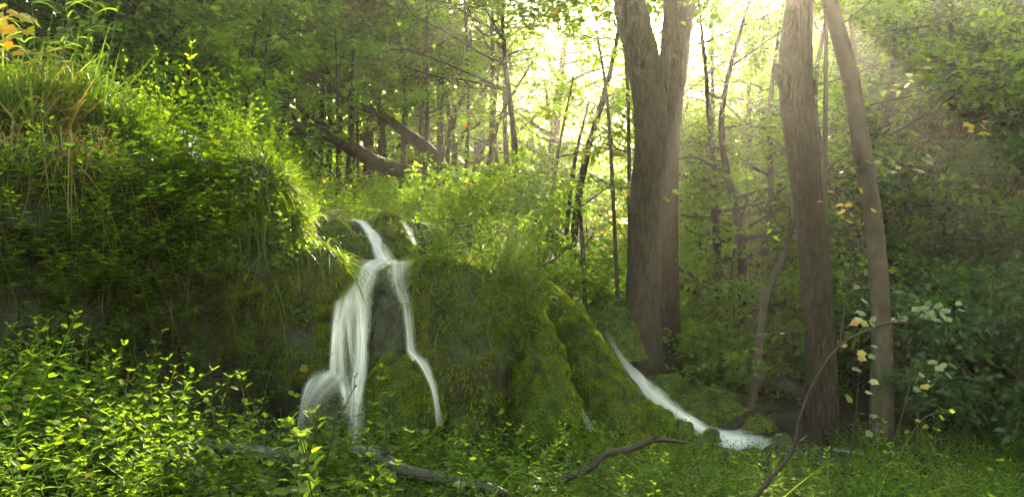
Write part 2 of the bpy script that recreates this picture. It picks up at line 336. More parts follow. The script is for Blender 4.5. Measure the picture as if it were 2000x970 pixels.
def H(x, y):
    x = np.asarray(x, float); y = np.asarray(y, float)
    xe = np.interp(y, [8, 9.5, 13, 18, 30], [-.2, .1, .9, 1.9, 3.5])
    low = -.22 - .30 * sstep(.2, 3.0, x) + .62 * sstep(-.9, -2.6, x) * sstep(6.6, 4.9, y) - .1 * sstep(4, 1, y)
    low = low + .04 * np.clip(y - 12, 0, 40) + sstep(10, 13, y) * .25 * sstep(2, 3.4, x)
    low = low + np.clip(y - 16, 0, 30) * .36 * sstep(3.5 + .22 * np.clip(y - 16, 0, 80), 11 + .3 * np.clip(y - 16, 0, 80), x)
    low = low + np.clip(x - 6.2 , 0, 14) * .5 * sstep(8, 13, y)
    pl = 1.75 + .045 * np.clip(y - 9, 0, 12) + .45 * sstep(-2.0, -3.6, x) + .05 * np.clip(-x - 5, 0, 40) + .01 * np.clip(y - 22, 0, 100)
    m = sstep(1.1, -1.1, x - xe) * sstep(.45, 1.5, y - crest_y(x))
    n = .10 * fbm(np.stack([x * .9, y * .9, x * 0], -1), 5, 3) + .35 * fbm(np.stack([x * .16, y * .16, x * 0], -1), 9, 2) * sstep(10, 16, y)
    return low * (1 - m) + pl * m + n
gx = np.concatenate([np.linspace(-75, -9, 40), np.linspace(-8.8, 9, 170), np.linspace(9.4, 75, 44)])
gy = np.concatenate([np.linspace(-8, 2, 12), np.linspace(2.2, 14, 150), np.linspace(14.3, 40, 70), np.linspace(41, 68, 24)])
GX, GY = np.meshgrid(gx, gy, indexing='ij'); GZ = H(GX, GY)
def grid_faces(a, b):
    i, j = np.meshgrid(np.arange(a - 1), np.arange(b - 1), indexing='ij')
    return np.stack([i * b + j, (i + 1) * b + j, (i + 1) * b + j + 1, i * b + j + 1], -1).reshape(-1, 4)
g = MB(); g.add(np.stack([GX, GY, GZ], -1), grid_faces(len(gx), len(gy))); ground = g.build('ground', M['soil'])
tag(ground, 'dark forest floor of soil and leaf litter under the trees', kind='structure')

# the tufa bank with its fluted face
VV = np.concatenate([np.linspace(0, 1, 70), np.linspace(1.02, 1.9, 26)]); NV = len(VV)
tg = nrmz(np.gradient(CREST, axis=0) * np.array([1, 1, 0])); outn = np.stack([tg[:, 1], -tg[:, 0], 0 * tg[:, 0]], -1)
for _ in range(25): outn = nrmz(np.vstack([outn[:1], (outn[:-2] + outn[1:-1] + outn[2:]) / 3, outn[-1:]]))
zb = np.interp(CREST[:, 0], [-6, -2.5, 0, 1.5, 3], [-.1, -.25, -.4, -.5, -.7])
v = VV[None, :]; vf = np.clip(v, 0, 1); vb = np.clip(v - 1, 0, 1)
left = sstep(660, 560, BPX)[:, None]
off = BFL[:, None] * (1 - vf) ** .85 * 1.3 + left * (.26 * np.sin(np.pi * vf) ** .8 - .10 * (1 - vf)) + .10 * np.sin(np.pi * vf)
off = off - 2.2 * vb ** 1.15
zz = zb[:, None] + (CREST[:, 2:3] - zb[:, None]) * (np.sin(vf * np.pi / 2) ** .8) - np.clip(vb - .25, 0, 1) * .9 - .9 * vb * sstep(960, 1060, BPX)[:, None]
BP = np.zeros((NU, NV, 3)); BP[..., :2] = CREST[:, None, :2] + outn[:, None, :2] * off[..., None]; BP[..., 2] = zz
def grid_normals(G):
    n = np.cross(np.gradient(G, axis=0), np.gradient(G, axis=1)); return nrmz(n)
BN = grid_normals(BP); 
if (BN[:, 10:60] * outn[:, None]).sum() < 0: BN = -BN
flut = np.abs(vnoise(np.stack([BP[..., 0] * 2.6, BP[..., 2] * .5, BP[..., 1] * 1.5], -1), 21))
disp = .16 * (flut - .35) * sstep(0, .1, v) * sstep(1.1, .8, v) + .09 * fbm(BP * 3.1, 31, 4) + (.20 * sstep(330, 480, BPX) * sstep(720, 660, BPX) + .08)[:, None] * vnoise(BP * np.array([1.9, 1.9, 2.4]), 63) * sstep(1.5, 1.0, v) + .035 * fbm(BP * 9, 37, 3)
BP = BP + BN * disp[..., None]; BN = grid_normals(BP)
if (BN[:, 10:60] * outn[:, None]).sum() < 0: BN = -BN
b = MB(); b.add(BP, grid_faces(NU, NV)); bank = b.build('terrain', M['tufa'])
tag(bank, 'steep fluted tufa bank carrying the waterfalls, overgrown with moss and grass', kind='structure')
BUV = lambda px: float(np.interp(px, BPX, np.arange(NU)))
def bank_pts(n, px0, px1, v0, v1, jit=0.0):
    ui = rng.uniform(BUV(px0), BUV(px1), n); vv = rng.uniform(v0, v1, n); vi = np.interp(vv, VV, np.arange(NV))
    u0 = np.clip(ui.astype(int), 0, NU - 2); w0 = np.clip(vi.astype(int), 0, NV - 2); a = (ui - u0)[:, None]; c = (vi - w0)[:, None]
    lerp = lambda G: (G[u0, w0] * (1 - a) + G[u0 + 1, w0] * a) * (1 - c) + (G[u0, w0 + 1] * (1 - a) + G[u0 + 1, w0 + 1] * a) * c
    return lerp(BP), nrmz(lerp(BN)), vv, np.interp(ui, np.arange(NU), BPX)

# ------------------------------------------------------------------ moss mounds and rocks (each a thing: rock + coat of moss)
def moss_fuzz(mb, P, N, L=.021, bend=.6, wd=.008):
    n = len(P); d = nrmz(N + .55 * rng.normal(size=(n, 3)) + np.array([0, 0, .25])); cl = vnoise(P * 14, 3) * .35; L = L * (1.15 + .8 * vnoise(P * 14, 3))
    blades(mb, P - N * .004, d, L * rng.uniform(.5, 1.3, n), wd, bend * rng.uniform(.4, 1.3, n), np.clip(.45 + cl + rng.normal(size=n) * .16, 0, 1), seg=2)
def tri_sample(G, n):
    a, bq, c = G[:-1, :-1], G[1:, :-1], G[:-1, 1:]; ar = np.linalg.norm(np.cross(bq - a, c - a), axis=-1).ravel(); ar /= ar.sum()
    k = rng.choice(len(ar), n, p=ar); i, j = np.unravel_index(k, a.shape[:2]); r, s = rng.random(n)[:, None], rng.random(n)[:, None]
    lerp = lambda Q: (Q[i, j] * (1 - r) + Q[i + 1, j] * r) * (1 - s) + (Q[i, j + 1] * (1 - r) + Q[i + 1, j + 1] * r) * s
    return lerp
def mound(path, rx, ry, label, nf, mt='mossbase', fz=True, name='moss_mound', cat='mossy rock', seed=0, amp=.10, keepz=None):
    """a lumpy body swept along a path of points from its foot up to its top"""
    P = spline(np.array(path), 40); t = np.linspace(0, 1, 40); th = np.linspace(0, 2 * np.pi, 57)
    rx = np.interp(t, np.linspace(0, 1, len(rx)), rx); ry = np.interp(t, np.linspace(0, 1, len(ry)), ry)
    env = np.sqrt(np.clip(1 - np.clip((t - .72) / .28, 0, 1) ** 2, 0, 1))
    G = P[:, None] + np.stack([np.cos(th)[None] * (rx * env)[:, None], np.sin(th)[None] * (ry * env)[:, None], np.zeros((40, 57))], -1)
    Nn = grid_normals(G); c = G.mean((0, 1))
    if ((G - P[:, None]) * Nn).sum() < 0: Nn = -Nn
    Nn[-1] = (0, 0, 1)
    q = G.copy(); q[:, -1] = q[:, 0]
    G = G + Nn * (amp * fbm(q * 3.3 + seed, seed, 3) + .05 * fbm(q * 10, seed + 4, 3))[..., None]; G[:, -1] = G[:, 0]; G[-1] = G[-1].mean(0)
    e = empty(name, tuple(P[0]), label, cat); m = MB(); m.add(G, grid_faces(40, 57)); m.build('rock', M[mt], e, origin=P[0])
    if fz:
        Nn = grid_normals(G)
        if ((G - P[:, None]) * Nn).sum() < 0: Nn = -Nn
        Lp = tri_sample(G, nf); p, nn = Lp(G), nrmz(Lp(Nn)); k = nn[:, 1] < .45; f = MB(); moss_fuzz(f, p[k], nn[k]); f.build('moss', M['moss'], e, origin=P[0])
    return e
mound([W(785, 905, 7.15), W(780, 820, 7.18), W(778, 750, 7.25), W(775, 690, 7.35)], [.30, .31, .28, .16], [.24, .25, .22, .14], 'dark rounded mossy column at the foot of the thin waterfall strand', 24000, seed=1)
mound([W(640, 900, 7.1), W(642, 830, 7.15), W(645, 770, 7.2), W(648, 722, 7.3)], [.26, .25, .22, .15], [.22, .2, .18, .12], 'wet rounded rock that the main waterfall lands on and spreads over', 5000, 'tufa', seed=2)
mound([W(1085, 880, 7.3), W(1075, 800, 7.4), W(1055, 710, 7.6), W(1030, 610, 7.85), W(1010, 560, 8.0)], [.27, .25, .21, .16, .10], [.22, .22, .2, .16, .1], 'narrow dark green moss cone next to the larger whaleback mound', 26000, seed=3)
mound([W(1195, 900, 7.9), W(1185, 830, 8.0), W(1160, 750, 8.15), W(1120, 670, 8.35), W(1080, 595, 8.5), W(1050, 540, 8.6)], [.40, .36, .34, .30, .24, .12], [.34, .34, .34, .3, .25, .12], 'largest smooth whaleback of green moss sloping down towards the stream', 70000, seed=4, amp=.06)
mound([W(1272, 880, 8.2), W(1270, 835, 8.25), W(1268, 785, 8.35)], [.24, .24, .16], [.2, .2, .14], 'small round moss hump at the lower end of the big mound', 14000, seed=5)
mound([W(765, 540, 8.6), W(762, 490, 8.65), W(752, 425, 8.75)], [.31, .29, .15], [.25, .24, .14], 'dark mossy boulder beside the upper cascade above the ledge', 14000, seed=6)
mound([W(760, 740, 7.55), W(757, 660, 7.6), W(757, 580, 7.7), W(760, 528, 7.8)], [.22, .21, .2, .17], [.2, .2, .2, .15], 'bare brown tufa column between the two waterfall strands', 2500, 'tufa', seed=7)
mound([W(690, 560, 8.4), W(670, 500, 8.4), W(655, 425, 8.5)], [.3, .28, .15], [.25, .25, .14], 'mossy hump left of the upper cascade under overhanging grass', 7000, seed=8)
mound([W(1195, 700, 9.9), W(1200, 650, 10.0), W(1215, 590, 10.2)], [.38, .32, .18], [.3, .3, .2], 'moss covered root mound pressed against the near twin trunk', 7000, seed=9)
mound([W(1390, 830, 9.9), W(1395, 800, 9.9), W(1380, 755, 10.0)], [.5, .45, .25], [.3, .3, .2], 'low mossy bank hump beyond the white stream chute', 7000, seed=10)

for px, py, Y, h, r, sd in [(1305, 800, 9.5, 70, .30, 21), (1365, 836, 9.35, 52, .30, 22), (1440, 835, 9.5, 40, .34, 23)]:
    mound([W(px, py, Y), W(px, py - h * .5, Y), W(px - 5, py - h, Y + .1)], [r * 1.2, r, r * .5], [r * .8, r * .7, r * .4], 'low dark mossy lump on the far side of the stream chute', 4000, seed=sd)['group'] = 'lumps beyond the chute'
for px, py, Y, r in [(1322, 842, 8.5, .13), (1360, 868, 8.4, .12), (1404, 888, 8.3, .09), (1290, 800, 9.3, .09), (1468, 892, 8.4, .12), (1520, 866, 8.8, .13), (1545, 888, 8.4, .09), (1350, 792, 9.5, .12), (1392, 846, 8.72, .06)]:
    mound([W(px, py + 14, Y), W(px, py, Y), W(px + 3, py - r / Y * F * .8, Y)], [r * 1.3, r * 1.25, r * .6], [r, r, r * .5], 'wet dark stone at the edge of the white stream chute', 1500, 'tufa', name='stone', cat='stone', seed=int(px), amp=.03)['group'] = 'stones along the stream'
# coat of moss over the rest of the bank
mo = MB()
for (n, a, c, v0, v1, L) in ((22000, 640, 850, .0, 1.3, .025), (36000, 800, 1010, .0, 1.2, .032), (60000, 430, 690, .15, 1.3, .034), (17000, -480, 480, .1, 1.2, .03)):
    P, N_, vv, px = bank_pts(n, a, c, v0, v1); k = vnoise(P * 2.3, 8) + .25 + .25 * rng.random(len(P)) > 0; moss_fuzz(mo, P[k], N_[k], L)
tag(mo.build('moss_carpet', M['moss']), 'green moss carpeting the face of the tufa bank', kind='stuff')

# ------------------------------------------------------------------ water
def sheet(rows, name, mt, label=None, cat=None, kind=None, nu=15, nv=60, bulge=.05, thin=None, parent=None, origin=None):
    """rows: (left px, left py, right px, right py, distance) down the flow"""
    A = spline(np.array([W(r[0], r[1], r[4]) for r in rows]), nv); Bq = spline(np.array([W(r[2], r[3], r[4]) for r in rows]), nv)
    u = np.linspace(0, 1, nu)[None, :, None]; G = A[:, None] * (1 - u) + Bq[:, None] * u
    mid = (A + Bq) / 2; L = np.concatenate([[0], np.cumsum(np.linalg.norm(np.diff(mid, axis=0), axis=1))])
    G[..., 1] -= bulge * (1 - (2 * u[..., 0] - 1) ** 2) + .012 * vnoise(np.stack([u[..., 0] * 7 + 0 * L[:, None], L[:, None] * 2 + 0 * u[..., 0], 0 * L[:, None] + 0 * u[..., 0]], -1), 5)
    UV = np.stack([np.broadcast_to(u[..., 0], (nv, nu)), np.broadcast_to(L[:, None], (nv, nu))], -1)
    m = MB(); m.add(G, grid_faces(nv, nu), UV=UV.reshape(-1, 2))
    o = m.build(name, M[mt], parent, origin=origin)
    th = np.interp(np.linspace(0, 1, nv), np.linspace(0, 1, len(thin)), thin) if thin else np.ones(nv)
    at = o.data.attributes.new('thin', 'FLOAT', 'POINT'); at.data.foreach_set('value', np.repeat(th, nu).astype(np.float32))
    if label: tag(o, label, cat, kind=kind)
    return o
base = W(690, 860, 7.0)
wf = empty('waterfall', tuple(base), 'main silky white waterfall pouring over the ledge onto the round rock', 'waterfall')
sheet([(705, 508, 810, 506, 8.1), (695, 507, 790, 508, 7.9), (682, 520, 768, 516, 7.7), (670, 545, 748, 540, 7.5), (660, 575, 730, 575, 7.38), (652, 610, 722, 610, 7.32)], 'ledge_sheet', 'fall', parent=wf, origin=base, thin=[0, .7, 1.2, 1.3, 1.2, .5])
sheet([(668, 545, 728, 545, 7.42), (650, 590, 720, 590, 7.30), (642, 650, 720, 650, 7.24), (640, 740, 722, 740, 7.16)], 'veil', 'fall', parent=wf, origin=base, thin=[0, .7, .4, .3])
for pts, th in (([(676, 540, 734, 540, 7.36), (682, 640, 730, 640, 7.22), (686, 700, 724, 700, 7.12), (680, 760, 716, 760, 6.98), (672, 890, 712, 890, 6.88)], [0, 1.2, 1.2, 1.3, .3]),
                ([(690, 560, 726, 560, 7.34), (697, 640, 722, 640, 7.20), (698, 700, 720, 700, 7.10), (690, 760, 712, 760, 6.96), (684, 880, 704, 880, 6.86)], [0, 1.3, 1.3, 1.3, .3]),
                ([(668, 550, 700, 550, 7.36), (672, 640, 694, 640, 7.23), (684, 720, 700, 720, 7.10)], [0, 1.0, .3]),
                ([(648, 555, 704, 555, 7.34), (640, 640, 680, 640, 7.20), (638, 735, 678, 735, 7.10)], [0, 1.3, .8]),
                ([(652, 580, 676, 580, 7.32), (645, 650, 664, 650, 7.18), (640, 732, 660, 732, 7.09)], [0, 1.4, .9]),
                ([(664, 590, 684, 590, 7.32), (660, 650, 676, 650, 7.19), (660, 735, 680, 735, 7.10)], [0, 1.0, .6])):
    sheet(pts, 'strand', 'fall', parent=wf, origin=base, thin=th)
for pts, th in (([(628, 714, 694, 720, 7.12), (602, 726, 692, 742, 6.98), (580, 765, 648, 790, 6.88), (566, 860, 616, 860, 6.82)], [0, .8, .35, 0]),
                ([(612, 724, 650, 728, 7.02), (592, 748, 622, 752, 6.92), (580, 800, 604, 800, 6.85), (572, 870, 596, 870, 6.8)], [0, .7, .4, 0]),
                ([(650, 730, 694, 736, 7.02), (656, 760, 700, 765, 6.95), (664, 820, 700, 820, 6.88)], [0, 1.0, 0])):
    sheet(pts, 'skirt', 'fall', parent=wf, origin=base, thin=th, bulge=.06)
base2 = W(850, 840, 6.9)
wf2 = empty('waterfall', tuple(base2), 'thin broken waterfall strand running down the right side of the tufa column', 'waterfall')
sheet([(742, 506, 812, 505, 7.9), (745, 515, 810, 513, 7.65), (752, 550, 808, 550, 7.48), (774, 590, 810, 590, 7.40)], 'ledge_sheet', 'fall', parent=wf2, origin=base2, thin=[0, .8, .5, .6])
sheet([(772, 560, 808, 560, 7.40), (782, 620, 812, 620, 7.34), (788, 680, 818, 680, 7.28), (800, 705, 826, 698, 7.18)], 'strand', 'fall', parent=wf2, origin=base2, thin=[0, .8, .9, .9])
sheet([(792, 686, 812, 680, 7.22), (815, 716, 838, 706, 7.05), (838, 765, 858, 758, 6.98), (850, 830, 868, 830, 6.9)], 'lower_strand', 'fall', parent=wf2, origin=base2, thin=[.8, 1.1, 1, .5])
wf3 = empty('waterfall', tuple(W(740, 505, 8.1)), 'small upper cascade sliding past the mossy boulder to the ledge', 'waterfall')
sheet([(668, 424, 712, 426, 8.95), (690, 432, 722, 434, 8.75), (708, 452, 738, 450, 8.5), (718, 475, 752, 470, 8.3), (726, 504, 772, 504, 8.1), (724, 514, 780, 514, 7.95)], 'veil', 'stream', parent=wf3, origin=W(740, 505, 8.1), thin=[0, .9, 1.2, 1.2, 1.1, .6])
tag(sheet([(340, 258, 372, 254, 8.3), (350, 276, 392, 270, 8.0), (364, 312, 408, 312, 7.75)], 'waterfall', 'stream', thin=[1.2, 1.2, .8]), 'tiny white spill of water at the grassy top of the bank', 'waterfall')
mound([W(385, 360, 8.25), W(378, 315, 8.35), W(366, 262, 8.55)], [.34, .28, .14], [.25, .22, .12], 'mossy hump under the tiny spill at the top of the bank', 5000, seed=12)
tag(sheet([(772, 430, 790, 430, 8.75), (790, 450, 806, 448, 8.65), (804, 478, 820, 478, 8.6)], 'waterfall', 'stream', thin=[.9, .9, .6]), 'short trickle down the far side of the mossy boulder', 'waterfall')
tag(sheet([(1112, 760, 1124, 758, 7.6), (1126, 800, 1142, 798, 7.5), (1142, 840, 1166, 838, 7.42)], 'waterfall', 'fall', thin=[.2, .5, .3]), 'thin trickle in the crease between the two moss mounds', 'waterfall')
tag(sheet([(1176, 640, 1186, 636, 9.5), (1190, 680, 1206, 672, 9.3), (1212, 715, 1232, 706, 9.15), (1234, 748, 1262, 732, 9.0), (1262, 785, 1304, 768, 8.9), (1315, 822, 1352, 806, 8.85),
      (1372, 866, 1404, 832, 8.8), (1400, 884, 1462, 836, 8.7), (1450, 892, 1520, 856, 8.6)], 'stream', 'stream', nv=110, nu=21, thin=[0, .2, .6, 1.2, 1.4, 1.4, 1.5, 1.4, .2], bulge=.06),
    'white rushing stream chute below the near twin trunk', kind='structure')
tag(sheet([(1610, 878, 1640, 870, 8.85), (1630, 886, 1676, 876, 8.75), (1660, 902, 1705, 888, 8.6), (1690, 925, 1750, 905, 8.5)], 'water', 'stream', thin=[.2, .7, .8, .2]), 'pale strip of stream water in the grass by the slim trunk', kind='structure')

# ------------------------------------------------------------------ trees
def limb_path(p0, d, L, up=.25, n=9, wob=.12, seed=0):
    t = np.linspace(0, 1, n)[:, None]; d = d / np.linalg.norm(d)
    w = np.stack([vnoise(np.stack([t[:, 0] * 3 + seed * 5.1, 0 * t[:, 0] + k, 0 * t[:, 0]], -1), seed) for k in range(3)], -1)
    return np.asarray(p0) + d * L * t + np.array([0, 0, up * L]) * t ** 2 + w * wob * L * t
def spray_leaves(mb, C, D, n_each, size, ln, wdth, rn=.4, flat=.5, tm=LEAF2, droop=.3, rs=.16, cull=True):
    """flat fans of leaves: one fan per centre C with direction D"""
    n = len(C)
    if n == 0: return
    Dh = nrmz(D * np.array([1, 1, .35])); S = nrmz(np.cross(Dh, np.array([0, 0, 1.0]) + .25 * rng.normal(size=(n, 3)))); U = np.cross(S, Dh)
    k = n_each; a = rng.random((n, k)) ** .8; w = rng.uniform(-1, 1, (n, k)) * np.sin(np.pi * np.clip(a * .85 + .12, 0, 1))
    P = C[:, None] + Dh[:, None] * (a * ln)[..., None] + S[:, None] * (w * wdth)[..., None] + U[:, None] * (rng.normal(size=(n, k)) * .05 * ln)[..., None]
    P[..., 2] -= droop * ln * a ** 2 * rng.uniform(.2, 1.2, (n, 1))
    tip = Dh[:, None] * .6 + S[:, None] * (np.sign(w) * .8)[..., None] + .35 * rng.normal(size=(n, k, 3)); tip[..., 2] -= .25
    nn = U[:, None] + flat * 1.2 * rng.normal(size=(n, k, 3))
    rr = np.clip(rn + rng.normal(size=(n, 1)) * .10 + rng.normal(size=(n, k)) * rs, 0, 1)
    P, tip, nn, rr = P.reshape(-1, 3), tip.reshape(-1, 3), nn.reshape(-1, 3), rr.ravel(); sz = size * rng.uniform(.6, 1.25, len(P))
    keep = P[:, 2] > H(P[:, 0], P[:, 1]) + .02
    if cull: keep &= ~in_sun_gap(P)
    leaves(mb, tm, P[keep], tip[keep], nn[keep], sz[keep], rr[keep])
NT = [0]
def tree(name, label, cat, trunk, rad, bark, limbs, crown, group=None, sides=16, rough=.10, leafmat='leaf', flare=None, nring=50, extra=None, freq=6):
    """trunk: control points; limbs: list of (path points, radius0); crown: dict for the sprays set on limb ends"""
    NT[0] += 1; sd = NT[0]; P = spline(np.array(trunk), nring); b0 = P[0].copy()
    e = empty(name, tuple(b0), label, cat, group)
    r = np.interp(np.linspace(0, 1, nring), np.linspace(0, 1, len(rad)), rad)
    fl = None
    if flare: fl = flare * np.exp(-np.linspace(0, 1, nring) * 14)
    m = MB(); tube(m, P, r, sides, rough, sd, flare=fl, freq=freq); tr = m.build('trunk', M[bark], e, origin=b0)
    C, D = [], []
    for (lp, r0) in limbs:
        lp = np.asarray(lp); m = MB()
        if crown and in_sun_gap(lp, True).sum() > 1: continue
        q = np.linspace(1, .18, len(lp)); tube(m, lp, r0 * q, max(5, min(9, sides // 2)), .08, sd)
        nt = crown.get('twigs', 5) if crown else 0
        for _ in range(nt):
            f = rng.uniform(.25, 1); i = min(int(f * (len(lp) - 1)), len(lp) - 2); dd = nrmz(nrmz(lp[i + 1] - lp[i]) * .6 + .8 * rng.normal(size=3) * np.array([1, 1, .35]))
            tl = crown.get('twig', .7) * rng.uniform(.5, 1.2); tp = limb_path(lp[i], dd, tl, .05, 6, .15, int(rng.integers(999)))
            tube(m, tp, np.linspace(max(r0 * .25, .006), .003, 6), 4, 0, Rn=.4, cap=False)
            for q_ in (.35, .65, 1.0):
                C.append(tp[int(q_ * 5)]); D.append(dd + .4 * rng.normal(size=3))
        m.build('branch', M[bark], e, origin=b0)
    if crown and C:
        C = np.array(C); D = np.array(D); m = MB()
        if crown.get('cap') and len(C) > crown['cap']:
            k = rng.choice(len(C), crown['cap'], replace=False); C, D = C[k], D[k]
        spray_leaves(m, C, D, crown.get('n', 30), crown.get('size', .10), crown.get('ln', .8), crown.get('wd', .35), crown.get('rn', .4), tm=crown.get('tm', LEAF2), droop=crown.get('droop', .25), flat=crown.get('flat', .5))
        m.build('crown', M[leafmat], e, smooth=False, origin=b0)
    return e
def auto_limbs(trunk, rad0, n, f0, f1, L, up=.2, spread=1.0, seed=0, toward=None):
    P = spline(np.array(trunk), 40); out = []
    for i in range(n):
        f = f0 + (f1 - f0) * (i + rng.random() * .7) / n; k = min(int(f * 39), 38); a = rng.random() * 2 * np.pi + i * 2.4
        d = np.array([math.cos(a), math.sin(a), .25]) * np.array([spread, spread, 1])
        if toward is not None: d = d * .7 + np.asarray(toward)
        l = L * (1 - .45 * (f - f0) / max(f1 - f0, .01)) * rng.uniform(.7, 1.2)
        out.append((limb_path(P[k], d, l, up, 9, .14, seed * 31 + i), rad0 * (.42 * (1 - f) + .12)))
    return out
def px_tree(pts, top_z=9.5):
    P = [W(*p) for p in pts]; P[0][2] = min(P[0][2], float(H(P[0][0], P[0][1])) - .15); d = P[-1] - P[-2]; d = d / max(d[2], .1)
    return P + [P[-1] + d * (top_z - P[-1][2])]
HIGH = dict(twigs=9, twig=1.3, n=44, size=.13, ln=1.2, wd=.6, rn=.4, cap=70)
t = px_tree([(1256, 775, 10.0), (1254, 700, 10.05), (1256, 560, 10.1), (1262, 400, 10.1), (1272, 250, 10.1), (1256, 120, 10.1), (1232, 20, 10.1), (1222, -60, 10.1)])
tree('beech_tree', 'thick grey trunk, nearer of the touching pair, leaning left at its top', 'tree', t, [.25, .22, .195, .188, .187, .19, .185, .18, .1], 'bark_moss', auto_limbs(t, .3, 9, .93, .98, 4.6, .1), HIGH, sides=36, rough=.05, flare=.5, nring=120, freq=14)
t = px_tree([(1298, 690, 11.0), (1298, 600, 11.0), (1299, 400, 11.0), (1304, 250, 11.0), (1316, 120, 11.0), (1328, 0, 11.0), (1337, -60, 11.0)])
tree('beech_tree', 'dark trunk standing close behind the thick grey one of the pair', 'tree', t, [.21, .18, .158, .158, .175, .19, .19, .12], 'bark_brown_shaded', auto_limbs(t, .3, 9, .93, .98, 4.6, .1), HIGH, sides=30, rough=.05, flare=.4, nring=100, freq=14)
t = px_tree([(1606, 880, 9.2), (1606, 780, 9.2), (1598, 600, 9.2), (1580, 400, 9.2), (1562, 250, 9.2), (1553, 130, 9.2), (1562, 0, 9.2), (1564, -60, 9.2)])
tr = tree('beech_tree', 'straight brown trunk with a knobbly burr beside the slim leaning one', 'tree', t, [.19, .165, .155, .155, .17, .175, .135, .125, .08], 'bark', auto_limbs(t, .26, 8, .88, .98, 4.2, .1), HIGH, sides=32, rough=.05, flare=.25, nring=120, freq=14)
m = MB(); tube(m, spline(np.array([W(1548, 190, 9.15), W(1530, 160, 9.12), W(1520, 136, 9.1), W(1524, 128, 9.1)]), 12), np.array([.08, .085, .085, .08, .07, .07, .065, .06, .05, .045, .035, .02]), 12, .2, 3); m.build('burr', M['bark'], tr, origin=np.array(t[0]))
t = px_tree([(1722, 905, 8.9), (1722, 800, 8.9), (1722, 640, 8.9), (1708, 450, 8.9), (1685, 300, 8.9), (1660, 150, 8.9), (1625, 20, 8.9), (1605, -60, 8.9)])
tr = tree('beech_tree', 'slim trunk curving left as it rises, hollow and dark at its foot', 'tree', t, [.125, .115, .095, .09, .09, .085, .08, .075, .05], 'bark_smooth', auto_limbs(t, .2, 7, .92, .98, 3.6, .1), HIGH, sides=24, rough=.06, flare=.2, nring=110, freq=14)
m = MB(); tube(m, spline(np.array([W(1712, 880, 8.80), W(1712, 850, 8.79), W(1714, 815, 8.805)]), 8), np.array([.05, .07, .075, .07, .06, .045, .03, .012]), 10, .25, 8); m.build('hollow', M['bark_dark'], tr, origin=np.array(t[0]))
m = MB(); tube(m, limb_path(W(1690, 330, 8.85), np.array([-.5, .2, .1]), .1, 0, 4), [.05, .04, .03, .01], 8, .2, 2); m.build('branch_stub', M['bark_dark'], tr, origin=np.array(t[0]))

# leaning dead sapling between the pair and the straight trunk
t = [W(1462, 815, 9.6), W(1478, 720, 9.6), W(1492, 600, 9.65), (W(1530, 500, 9.7)), W(1556, 420, 9.7)]
tree('sapling', 'black leaning sapling pole between the pair and the straight brown trunk', 'sapling', t, [.055, .05, .04, .03, .02], 'bark_dark', [(spline(np.array([W(1487, 660, 9.6), W(1530, 645, 9.5), W(1575, 655, 9.4)]), 8), .018), (spline(np.array([W(1475, 740, 9.6), W(1440, 700, 9.7), W(1400, 690, 9.8)]), 8), .014)], dict(twigs=3, twig=.4, n=10, size=.09, ln=.3, wd=.2, rn=.5), sides=10, nring=40)

# the big leaning tree in the clearing: one foot, two thick limbs
ft = W(905, 372, 16.2)
tr = tree('fallen_tree', 'toppled dark tree whose thick limbs spread in a V in the clearing', 'tree',
     [W(900, 380, 16.2), W(860, 362, 16.1), W(800, 340, 16), W(730, 315, 15.3), W(680, 285, 14.8), W(640, 262, 14.4), W(560, 250, 13.9), W(460, 250, 13.5), W(350, 240, 13.2)],
     [.22, .17, .14, .125, .12, .115, .11, .09, .05], 'bark_dark', [
         (spline(np.array([W(890, 372, 16.1), W(868, 340, 16.1), W(838, 295, 16), W(790, 258, 15.9), W(745, 225, 15.8), W(690, 200, 15.7), W(600, 140, 15.6)]), 24), .17),
         (spline(np.array([W(690, 290, 15.7), W(640, 250, 15.7), W(590, 215, 15.6), W(560, 190, 15.5)]), 12), .10),
         (spline(np.array([W(560, 215, 15.3), W(600, 280, 15.2), W(640, 330, 15.1), W(672, 362, 15.0)]), 12), .065),
         (spline(np.array([W(880, 360, 16.2), W(872, 300, 16.4), W(890, 220, 16.6), W(915, 160, 16.8), W(920, 60, 17)]), 16), .085),
         (spline(np.array([W(880, 355, 16.2), W(900, 270, 16.4), W(950, 235, 16.5), W(1010, 215, 16.6)]), 14), .06)], None, sides=20, rough=.10, nring=60)
# thin poles that rise from the leaning tree and the clearing floor
POLES = [(826, 360, 835, 190, 832, -20, 16), (905, 350, 915, 170, 905, -20, 16.6), (935, 350, 970, 250, 1040, 120, 15.5), (778, 340, 790, 150, 760, 0, 17), (658, 360, 660, 240, 655, 60, 15), (672, 350, 690, 200, 684, 40, 16), (700, 345, 698, 230, 705, 0, 19),
         (1068, 460, 1085, 330, 1120, 150, 13), (1100, 470, 1120, 330, 1150, 200, 14), (1215, 430, 1190, 250, 1165, 60, 10.8), (1232, 330, 1225, 160, 1200, 40, 11.4), (1150, 520, 1135, 440, 1130, 380, 11), (510, 330, 515, 220, 520, 80, 12), (470, 320, 480, 200, 500, 60, 13), (1605, 290, 1613, 150, 1612, -20, 10.6),
         (745, 330, 740, 180, 735, 20, 20), (860, 330, 858, 160, 880, -20, 21), (990, 400, 965, 250, 985, 60, 18), (1410, 640, 1430, 520, 1460, 380, 12), (1360, 560, 1372, 400, 1390, 200, 15), (1440, 560, 1500, 430, 1540, 330, 13)]
